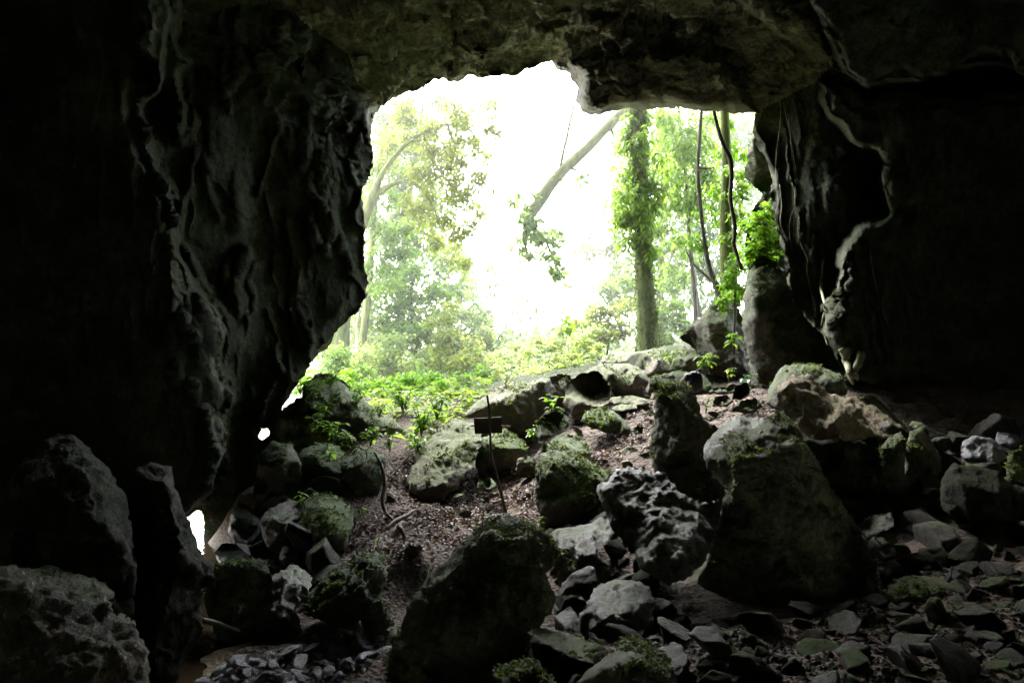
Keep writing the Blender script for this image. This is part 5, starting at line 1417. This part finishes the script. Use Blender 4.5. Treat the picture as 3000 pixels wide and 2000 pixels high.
# ------------------------------------------------------------------ small plants
def plant(name, label, px, py, Yp, h, nl, lsize, mat, seed, spread=.6, bend=0.0, group=None, cat='plant'):
    rg = np.random.default_rng(seed)
    b0 = P(px, py, Yp)
    root = empty(name, b0); tag(root, label, cat, group)
    st = Buf()
    cs, ds = [], []
    ns = max(1, nl // 6)
    for s in range(ns):
        a = rg.uniform(0, 2 * PI)
        top = np.array([math.cos(a) * spread * h * .6 + bend * h, math.sin(a) * spread * h * .5, h * rg.uniform(.7, 1.05)])
        mid = top * .5 + np.array([0, 0, h * .12])
        st.tube([np.zeros(3) - np.array([0, 0, .04]), mid, top], [.007, .006, .003], 5)
        for j in range(nl // ns):
            t_ = rg.uniform(.12, 1.0)
            cs.append(top * t_ + np.array([0, 0, .05 * h * math.sin(PI * t_)]))
    st.build('stem', M['bark'], root)
    cs = np.array(cs)
    n = len(cs)
    # broad leaves, folded along the midrib, 3 segments
    V, F = [], []
    for i in range(n):
        a = rg.uniform(0, 2 * PI)
        L_ = lsize * rg.uniform(.7, 1.25); W = L_ * rg.uniform(.34, .5)
        d = np.array([math.cos(a), math.sin(a) * .9, rg.uniform(-.45, .35)]); d /= np.linalg.norm(d)
        s_ = np.cross(d, [0, 0, 1.0]); s_ /= np.linalg.norm(s_) + 1e-9
        u_ = np.cross(s_, d)
        base_i = len(V)
        for tt, ww, dr in ((0.02, .05, 0), (.3, .85, .05), (.6, .8, .03), (.85, .4, -.06), (1.0, .03, -.16)):
            m_ = cs[i] + d * L_ * tt + u_ * L_ * dr
            V += [m_ - s_ * W * .5 * ww + u_ * W * .14 * ww, m_, m_ + s_ * W * .5 * ww + u_ * W * .14 * ww]
        for k in range(4):
            q_ = base_i + k * 3
            F += [[q_, q_ + 1, q_ + 4, q_ + 3], [q_ + 1, q_ + 2, q_ + 5, q_ + 4]]
    foliage('foliage', np.array(V), np.array(F), M[mat], root, None)
    return root


PL = [  # label, px, py(base), Y, height, leaves, leaf size, mat
    ('ferny plant on the tip of the ledge nearest the left wall', 915, 1170, 11.3, .30, 40, .13, 'leaf_bright', .8),
    ('fern tuft on the ledge crest below the pale left rock', 965, 1135, 11.6, .22, 30, .13, 'leaf_bright', .9),
    ('leafy sprig hanging at the ledge left of the broad-leaved plants', 945, 1220, 11.1, .22, 22, .12, 'leaf_bright', .8),
    ('dark green shoot below the leafy sprig on the ledge', 925, 1260, 10.7, .25, 24, .13, 'leaf_mid', .7),
    ('broad-leaved plant in the middle of the left ledge', 980, 1290, 10.4, .30, 32, .14, 'leaf_bright', .8),
    ('low leafy mat on top of the mossy overhang', 1035, 1305, 10.1, .18, 44, .10, 'leaf_mid', 1.5),
    ('bright plant above the right end of the mossy overhang', 1085, 1300, 10.2, .26, 34, .13, 'leaf_bright', .8),
    ('yellow-green sprig at the right end of the mossy overhang', 1142, 1315, 10.2, .22, 24, .11, 'leaf_bright', .7),
    ('small plant with two big pale leaves on the overhang front', 965, 1340, 9.2, .14, 7, .16, 'leaf_bright', .8),
    ('tiny plant on top of the mossy tilted boulder', 893, 1475, 8.0, .13, 8, .10, 'leaf_bright', .7),
    ('seedling beside the pale forked log', 1102, 1600, 8.0, .12, 9, .07, 'leaf_bright', .7),
    ('seedling in the hollow above the leaf litter', 1055, 1510, 8.9, .12, 10, .07, 'leaf_bright', .9),
    ('single bright seedling on top of the black centre boulder', 1414, 1518, 6.2, .06, 4, .055, 'leaf_bright', .5),
    ('grassy clump along the ledge slope, upper', 1040, 1190, 11.8, .22, 44, .13, 'leaf_bright', 1.3),
    ('grassy clump along the ledge slope, middle', 1110, 1215, 12.0, .24, 44, .14, 'leaf_bright', 1.3),
    ('tall leafy plant right of the ledge, left of the slanting boulder', 1235, 1270, 11.9, .42, 80, .16, 'leaf_bright', .7),
    ('second tall leafy plant behind the slanting boulder', 1280, 1225, 12.6, .38, 70, .16, 'leaf_bright', .7),
    ('leafy plant at the foot of the slanting boulder', 1225, 1315, 11.2, .25, 28, .13, 'leaf_bright', .7),
    ('leafy clump between the ledge and the bright shrub', 1180, 1200, 13.4, .36, 80, .16, 'leaf_bright', .9),
    ('plant growing over the top of the dome shaped rock', 1618, 1205, 11.3, .25, 20, .15, 'leaf_bright', .8),
    ('plant with round leaves left of the dome shaped rock', 1562, 1285, 11.2, .26, 14, .12, 'leaf_bright', .6),
    ('plant hanging from the rock ledge onto the dark block', 2075, 1080, 13.2, .30, 40, .14, 'leaf_mid', .9),
    ('pale sapling in front of the shaded leaning rock', 2140, 1015, 12.9, .30, 22, .16, 'leaf_bright', .7),
    ('sprig with arching leaves below the leaning rock', 2135, 1110, 11.6, .18, 12, .10, 'leaf_mid', .8),
    ('shiny bluish leafed plant behind the mossy flat stones', 2195, 1130, 10.9, .16, 16, .14, 'leaf_wet', 1.0),
    ('small bright plant at the right foot of the pointed stone', 2068, 1200, 8.9, .14, 14, .07, 'leaf_bright', .6),
    ('mossy fern on the left end of the rock ledge shadow', 1965, 1060, 13.9, .20, 26, .12, 'leaf_mid', 1.0),
    ('weedy tuft at the left foot of the mossy stepped rock', 1580, 1540, 8.7, .14, 16, .07, 'leaf_mid', .6),
    ('tuft of moss and grass on the tip of the grey curled rock', 915, 1765, 6.8, .07, 26, .05, 'leaf_mid', 1.6),
    ('grassy tuft under the wet angular rock', 1640, 1630, 6.9, .10, 20, .06, 'leaf_olive', 1.0),
    ('big-leaved sapling standing tall in the white gap', 1655, 1010, 16.5, .92, 14, .38, 'leaf_bright', .35),
    ('low big-leaved sapling left of the tall one', 1590, 1030, 17, .65, 9, .34, 'leaf_pale', .6),
    ('plant on top of the large boulder behind the sign', 1480, 1125, 13.6, .22, 18, .13, 'leaf_pale', .9),
    ('bright fern at the far left corner of the mouth', 880, 1150, 12.6, .30, 30, .15, 'leaf_bright', .9),
]
for i, (lab, px, py, Yp, h, nl, ls, mt, spd) in enumerate(PL):
    plant('plant', lab, px, py, Yp, h, nl, ls, mt, 100 + i, spd)

# moss covered flat stones / mossy sticks behind the pointed stone
for lab, o, Yd, mt in [
        ('mossy flat stone behind the pointed stone, beside the backpack', [(2072, 1150), (2090, 1136, -.1), (2150, 1134, -.1), (2156, 1150), (2110, 1156)], 10.2, 'mossy'),
        ('mossy angular block by the shiny plant', [(2144, 1170), (2155, 1130, -.1), (2185, 1118, -.2), (2200, 1125, -.1), (2198, 1150), (2170, 1172)], 10.0, 'mossy'),
        ('pinkish stone on the litter right of the pointed stone', [(2085, 1190), (2095, 1162, -.1), (2130, 1156, -.1), (2148, 1175), (2130, 1192)], 9.8, 'pale'),
        ('dark flat stone right of the pinkish stone', [(2140, 1205), (2165, 1175, -.1), (2215, 1165, -.1), (2235, 1190), (2200, 1212)], 9.7, 'darkmoss'),
        ('low brown stone at the crest right of the pointed stone', [(2060, 1225), (2075, 1205, -.1), (2105, 1205, -.1), (2110, 1222), (2080, 1235)], 9.3, 'brown'),
        ('small round stone on the path behind the stepped rock', [(1812, 1350), (1830, 1328, -.1), (1862, 1328, -.1), (1875, 1348), (1850, 1362)], 10.2, 'brown'),
        ('dark fist-sized stone on the path near the moss capped boulder', [(1848, 1262), (1865, 1248, -.05), (1885, 1252), (1882, 1268), (1862, 1272)], 10.6, 'darkmoss'),
        ('leaf strewn mound on the path above the stepped rock', [(1780, 1368), (1805, 1338, -.3), (1850, 1330, -.4), (1880, 1350, -.2), (1870, 1372), (1820, 1378)], 10.0, 'brown'),
        ('block at the upper end of the litter slope, left of the stepped rock', [(1510, 1385), (1515, 1345, -.1), (1545, 1335, -.2), (1570, 1345, -.2), (1568, 1390), (1535, 1400)], 10.6, 'grey'),
        ('mossy bump in the litter slope left of the sign post', [(1395, 1430), (1408, 1398, -.1), (1440, 1400, -.2), (1460, 1425), (1430, 1442)], 10.2, 'mossy'),
        ('small dark round stone on the leaf litter', [(1404, 1466), (1415, 1454, -.05), (1432, 1458), (1434, 1470), (1416, 1474)], 9.9, 'darkmoss'),
        ('little mossy stone at the foot of the slanting boulder', [(1318, 1455), (1330, 1432, -.1), (1352, 1434, -.1), (1360, 1452), (1340, 1462)], 9.7, 'mossy'),
        ('reddish upright stone between the two large pale boulders', [(1618, 1150), (1626, 1118, -.05), (1638, 1118, -.05), (1640, 1140), (1630, 1160)], 12.9, 'brown'),
        ('brown boulder at the far left corner beyond the ledge', [(905, 1130), (925, 1100, -.2), (960, 1092, -.3), (1010, 1118, -.2), (1030, 1150), (970, 1165)], 13.2, 'pale')]:
    d = dict(name='stone', label=lab, outline=o, Y=Yd, pts=[], mat=mt, H=None, tilt=.1, amp=.03, back=None, seed=len(lab) + int(Yd * 10), step=4, cat='stone', r=None, group=None, ridge=.02, stepped=0)
    build_rock(d)


# ------------------------------------------------------------------ leaf litter, gravel (uncountable) and pebbles
def scatter(poly, Ya, Yb, n, rg):
    """points of the ground that lie inside a photo outline between two distances"""
    pts = []
    tot = 0
    while tot < n:
        y = rg.uniform(Ya, Yb, 20000) if False else np.sqrt(rg.uniform(Ya ** 2, Yb ** 2, 20000))
        x = rg.uniform(-1, 1, 20000) * y * .8
        z = ground_z(x, y, True)
        p = np.stack([x, y, z], -1)
        px, py = proj(p)
        k = in_poly(px, py, poly)
        pts.append(p[k]); tot += k.sum()
        if k.sum() == 0: break
    return np.vstack(pts)[:n] if pts else np.zeros((0, 3))


rg = np.random.default_rng(19)
p = scatter([(870, 1170), (900, 1110), (1100, 1130), (1300, 1120), (1440, 1105), (1420, 1160), (1370, 1230), (1300, 1260), (1240, 1330), (1150, 1300), (1000, 1230)], 10.5, 19, 9000, rg)
p = p[(fbm(p * 1.1, 3) > .2) | ((p[:, 0] > -1.6) & (fbm(p * 1.7, 3) > -.2))]
p[:, 2] += rg.uniform(0, .22, len(p)) * (.4 + .6 * np.clip(fbm(p * .9 + 5, 2) + .5, 0, 1))
V, F = leaves(p, .05 + .17 * rg.random(len(p)) ** 2, rg, -.1, 2.4, .3)
tag(foliage('undergrowth', V, F, M['leaf_fresh'], None, np.array([-2.5, 15, 1.0])), 'fresh green ground cover along the left foot of the mouth', 'undergrowth', kind='stuff')

rg = np.random.default_rng(21)
LIT = [(1100, 1500), (1130, 1400), (1200, 1330), (1330, 1400), (1500, 1340), (1580, 1380), (1700, 1300), (1850, 1180), (1910, 1180), (1910, 1340), (1800, 1370), (1590, 1560), (1400, 1620), (1260, 1680), (1130, 1680), (1010, 1640), (1030, 1480)]
p1 = scatter(LIT, 7.4, 13, 14000, rg)
p2 = scatter([(2050, 1190), (2100, 1140), (2300, 1150), (2340, 1260), (2150, 1260)], 8.5, 12, 900, rg)
p = np.vstack([p1, p2]); p[:, 2] += rg.uniform(.0, .025, len(p))
keep = (fbm(p * 1.6, 3) + rg.normal(0, .25, len(p))) > -.12
p = p[keep]
V, F = leaves(p, .03 + .065 * rg.random(len(p)) ** 1.5, rg, 0.0, 1.9, .35)
tag(foliage('leaf_litter', V, F, M['litter'], None, np.array([-.5, 9.5, 0])), 'pinkish brown fallen leaves covering the sloping path', 'leaf litter', kind='stuff')


def pebble_mesh(seed, mat, flat=.6, res=4):
    import bmesh
    bm = bmesh.new()
    bmesh.ops.create_icosphere(bm, subdivisions=res, radius=1.0)
    me = bpy.data.meshes.new('pebble')
    bm.to_mesh(me); bm.free()
    n = len(me.vertices)
    co = np.empty(n * 3, np.float32); me.vertices.foreach_get('co', co); co = co.reshape(-1, 3).astype(float)
    rg = np.random.default_rng(seed)
    # cut by random planes for an angular river stone
    for k in range(11):
        d = rg.normal(size=3); d /= np.linalg.norm(d)
        h = rg.uniform(.28, .66)
        s = co @ d
        co -= np.outer(np.clip(s - h, 0, None), d) * .92
    co *= 1.45 * np.array([1.0, rg.uniform(.6, .9), flat * rg.uniform(.7, 1.15)])
    co *= (1 + .10 * fbm(co * 2.4 + seed, 3))[:, None]
    me.vertices.foreach_set('co', co.astype(np.float32).ravel())
    me.polygons.foreach_set('use_smooth', [True] * len(me.polygons))
    me.update(); me.materials.append(mat)
    return me


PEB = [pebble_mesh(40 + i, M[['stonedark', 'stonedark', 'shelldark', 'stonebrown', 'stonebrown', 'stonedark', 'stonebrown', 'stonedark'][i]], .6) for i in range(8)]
BLU = [pebble_mesh(60 + i, M[['wetpebble', 'wet', 'wetpebble', 'wetpebble'][i]], .55) for i in range(4)]


def scatter_pebbles(poly, Ya, Yb, n, smin, smax, meshes, label, group, rg, power=2.2, mind=.7, name='pebble', cat='pebble'):
    p = scatter(poly, Ya, Yb, n * 6, rg)
    s = smin + (smax - smin) * rg.random(len(p)) ** power
    order = np.argsort(-s)
    placed = []
    for i in order:
        if len(placed) >= n: break
        if any((p[i][0] - a[0]) ** 2 + (p[i][1] - a[1]) ** 2 < (mind * (s[i] + a[3])) ** 2 for a in placed): continue
        placed.append((p[i][0], p[i][1], p[i][2], s[i]))
    for x, y, z, r in placed:
        o = bpy.data.objects.new(name, meshes[rg.integers(len(meshes))])
        COL.objects.link(o)
        o.location = (x, y, z + r * rg.uniform(-.12, .2))
        o.rotation_euler = (rg.normal(0, .4), rg.normal(0, .4), rg.uniform(0, 2 * PI))
        o.scale = (r, r * rg.uniform(.8, 1.1), r * rg.uniform(.75, 1.1))
        tag(o, label, cat, group)
    return placed


rg = np.random.default_rng(33)
RF = [(1560, 2040), (1930, 1830), (2300, 1820), (2560, 1750), (2650, 1660), (2850, 1640), (3040, 1690), (3040, 2040)]
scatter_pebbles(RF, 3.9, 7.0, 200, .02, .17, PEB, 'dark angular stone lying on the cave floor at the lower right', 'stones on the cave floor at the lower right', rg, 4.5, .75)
LB = [(520, 2040), (640, 1960), (760, 1920), (900, 1880), (1130, 1840), (1140, 1905), (1040, 1985), (900, 2010), (700, 2040)]
scatter_pebbles(LB, 4.6, 6.6, 100, .02, .085, BLU, 'wet bluish stone on the stream bank at the lower left', 'stones on the stream bank at the lower left', rg, 2.0, .62)


MD = [pebble_mesh(80 + i, M[['grey', 'darkmoss', 'dark', 'grey', 'mossy', 'brown', 'wet', 'darkmoss'][i]], .7, 4) for i in range(8)]
MR = [pebble_mesh(90 + i, M[['shelldark', 'stonedark', 'stonedark', 'stonebrown', 'shelldark', 'stonedark'][i]], .75, 4) for i in range(6)]  # darker set; shade on the rubble is partly put into its colour
rg = np.random.default_rng(55)
scatter_pebbles([(2300, 1300), (2560, 1300), (2660, 1270), (3040, 1330), (3040, 1640), (2640, 1660), (2560, 1500), (2480, 1400)], 6.3, 12, 90, .03, .36, MR, 'loose rock among the rubble at the foot of the right cave wall', 'rubble at the foot of the right cave wall', rg, 2.4, .6, 'loose_rock', 'loose rock')
scatter_pebbles([(1130, 1330), (1330, 1250), (1640, 1200), (1900, 1150), (2250, 1100), (2300, 1250), (1900, 1390), (1760, 1500), (1560, 1560), (1400, 1620), (1100, 1700), (1020, 1480)], 7.2, 15, 60, .02, .11, MD, 'small loose stone on the leaf strewn slope between the boulders', 'small stones on the leaf strewn slope', rg, 2.6, .8, 'loose_rock', 'loose rock')
scatter_pebbles([(740, 1480), (900, 1420), (1030, 1480), (1010, 1700), (900, 1760), (740, 1850)], 6.2, 11, 45, .04, .34, MR, 'loose rock between the boulders on the left side of the slope', 'rubble between the left boulders', rg, 2.2, .7, 'loose_rock', 'loose rock')
scatter_pebbles([(1600, 1500), (1800, 1500), (1950, 1720), (1950, 1850), (1620, 1860)], 5.6, 8.5, 30, .03, .22, MR, 'loose stone in the gap between the two black boulders', 'stones in the gap between the black boulders', rg, 2.2, .7, 'loose_rock', 'loose rock')


def gravel(name, poly, Ya, Yb, n, smin, smax, mat, label):
    rg = np.random.default_rng(n)
    p = scatter(poly, Ya, Yb, n, rg)
    base = np.array([[1, 0, 0], [.3, .9, .1], [-.8, .5, 0], [-.7, -.6, .1], [.4, -.9, 0], [0.1, 0, .7]], float)
    F0 = np.array([[0, 1, 5], [1, 2, 5], [2, 3, 5], [3, 4, 5], [4, 0, 5]])
    m_ = len(p)
    a = rg.uniform(0, 2 * PI, m_); s = smin + (smax - smin) * rg.random(m_) ** 2
    c, si = np.cos(a), np.sin(a)
    B = base[None] * (1 + .35 * rg.normal(size=(m_, 6, 1)) * .6)
    Xr = B[:, :, 0] * c[:, None] - B[:, :, 1] * si[:, None]
    Yr = B[:, :, 0] * si[:, None] + B[:, :, 1] * c[:, None]
    V = np.stack([Xr, Yr, B[:, :, 2] - .1], -1) * s[:, None, None] + p[:, None]
    F = (F0[None] + (np.arange(m_) * 6)[:, None, None]).reshape(-1, 3)
    me = mesh_np(name, V.reshape(-1, 3), F, M[mat], False, np.array([0, 5, 0]))
    tag(link(name, me, None, np.array([0, 5, 0])), label, 'gravel', kind='stuff')


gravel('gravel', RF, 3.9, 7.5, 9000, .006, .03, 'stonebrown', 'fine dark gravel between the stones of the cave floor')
gravel('gravel', LB, 4.6, 6.8, 1800, .006, .025, 'bluish', 'fine wet gravel of the stream bank')
gravel('gravel', LIT, 7.4, 12, 900, .01, .035, 'brown', 'crumbs of stone among the fallen leaves')

# ------------------------------------------------------------------ morning mist in the wood outside
m, t, out = nt('forest_mist')
vs = nd(t, 'ShaderNodeVolumeScatter', i_Density=MIST, i_Anisotropy=0.3)
t.links.new(vs.outputs[0], out.inputs['Volume'])
mv = np.array([(x, y, z) for z in (-2, 22) for y in (15.5, 75) for x in (-30, 30)], float)
mf = np.array([(0, 2, 3, 1), (4, 5, 7, 6), (0, 1, 5, 4), (2, 6, 7, 3), (0, 4, 6, 2), (1, 3, 7, 5)])
tag(link('mist', mesh_np('mist', mv, mf, m, False)), 'thin white mist hanging in the wood outside the cave', 'mist', kind='stuff')

# ------------------------------------------------------------------ daylight
SUN_EL, SUN_AZ = math.radians(48), math.radians(-20)       # azimuth from +Y (out of the mouth) towards +X
w = bpy.data.worlds.new('World'); SC.world = w; w.use_nodes = True
t = w.node_tree
bg = t.nodes['Background']
sky = t.nodes.new('ShaderNodeTexSky'); sky.sky_type = 'NISHITA'; sky.sun_disc = False
sky.sun_elevation = SUN_EL; sky.sun_rotation = SUN_AZ
sky.air_density = 1.2; sky.dust_density = 3.0; sky.ozone_density = 1.0
hs = t.nodes.new('ShaderNodeHueSaturation'); hs.inputs['Saturation'].default_value = .45
t.links.new(sky.outputs[0], hs.inputs['Color']); t.links.new(hs.outputs[0], bg.inputs[0])
bg.inputs[1].default_value = SKY_STRENGTH
ld = bpy.data.lights.new('sun', 'SUN'); ld.energy = SUN_STRENGTH; ld.angle = math.radians(12); ld.color = (1, .95, .86)
lo = bpy.data.objects.new('sun', ld); COL.objects.link(lo)
sd = Vector((math.sin(SUN_AZ) * math.cos(SUN_EL), math.cos(SUN_AZ) * math.cos(SUN_EL), math.sin(SUN_EL)))
lo.rotation_euler = sd.to_track_quat('Z', 'Y').to_euler()
lo.location = tuple(sd * 40)

SC.view_settings.view_transform = 'Standard'
SC.view_settings.look = 'None'
SC.view_settings.exposure = 0
SC.render.engine = 'CYCLES'
cy = SC.cycles
cy.use_denoising = True
try:
    cy.denoiser = 'OPENIMAGEDENOISE'
    cy.denoising_input_passes = 'RGB_ALBEDO_NORMAL'
except Exception as e:
    print(e)
cy.max_bounces = 10; cy.diffuse_bounces = 8; cy.glossy_bounces = 3; cy.transmission_bounces = 4
cy.sample_clamp_indirect = 12
cy.volume_bounces = 1; cy.volume_step_rate = 4
cy.caustics_reflective = False; cy.caustics_refractive = False
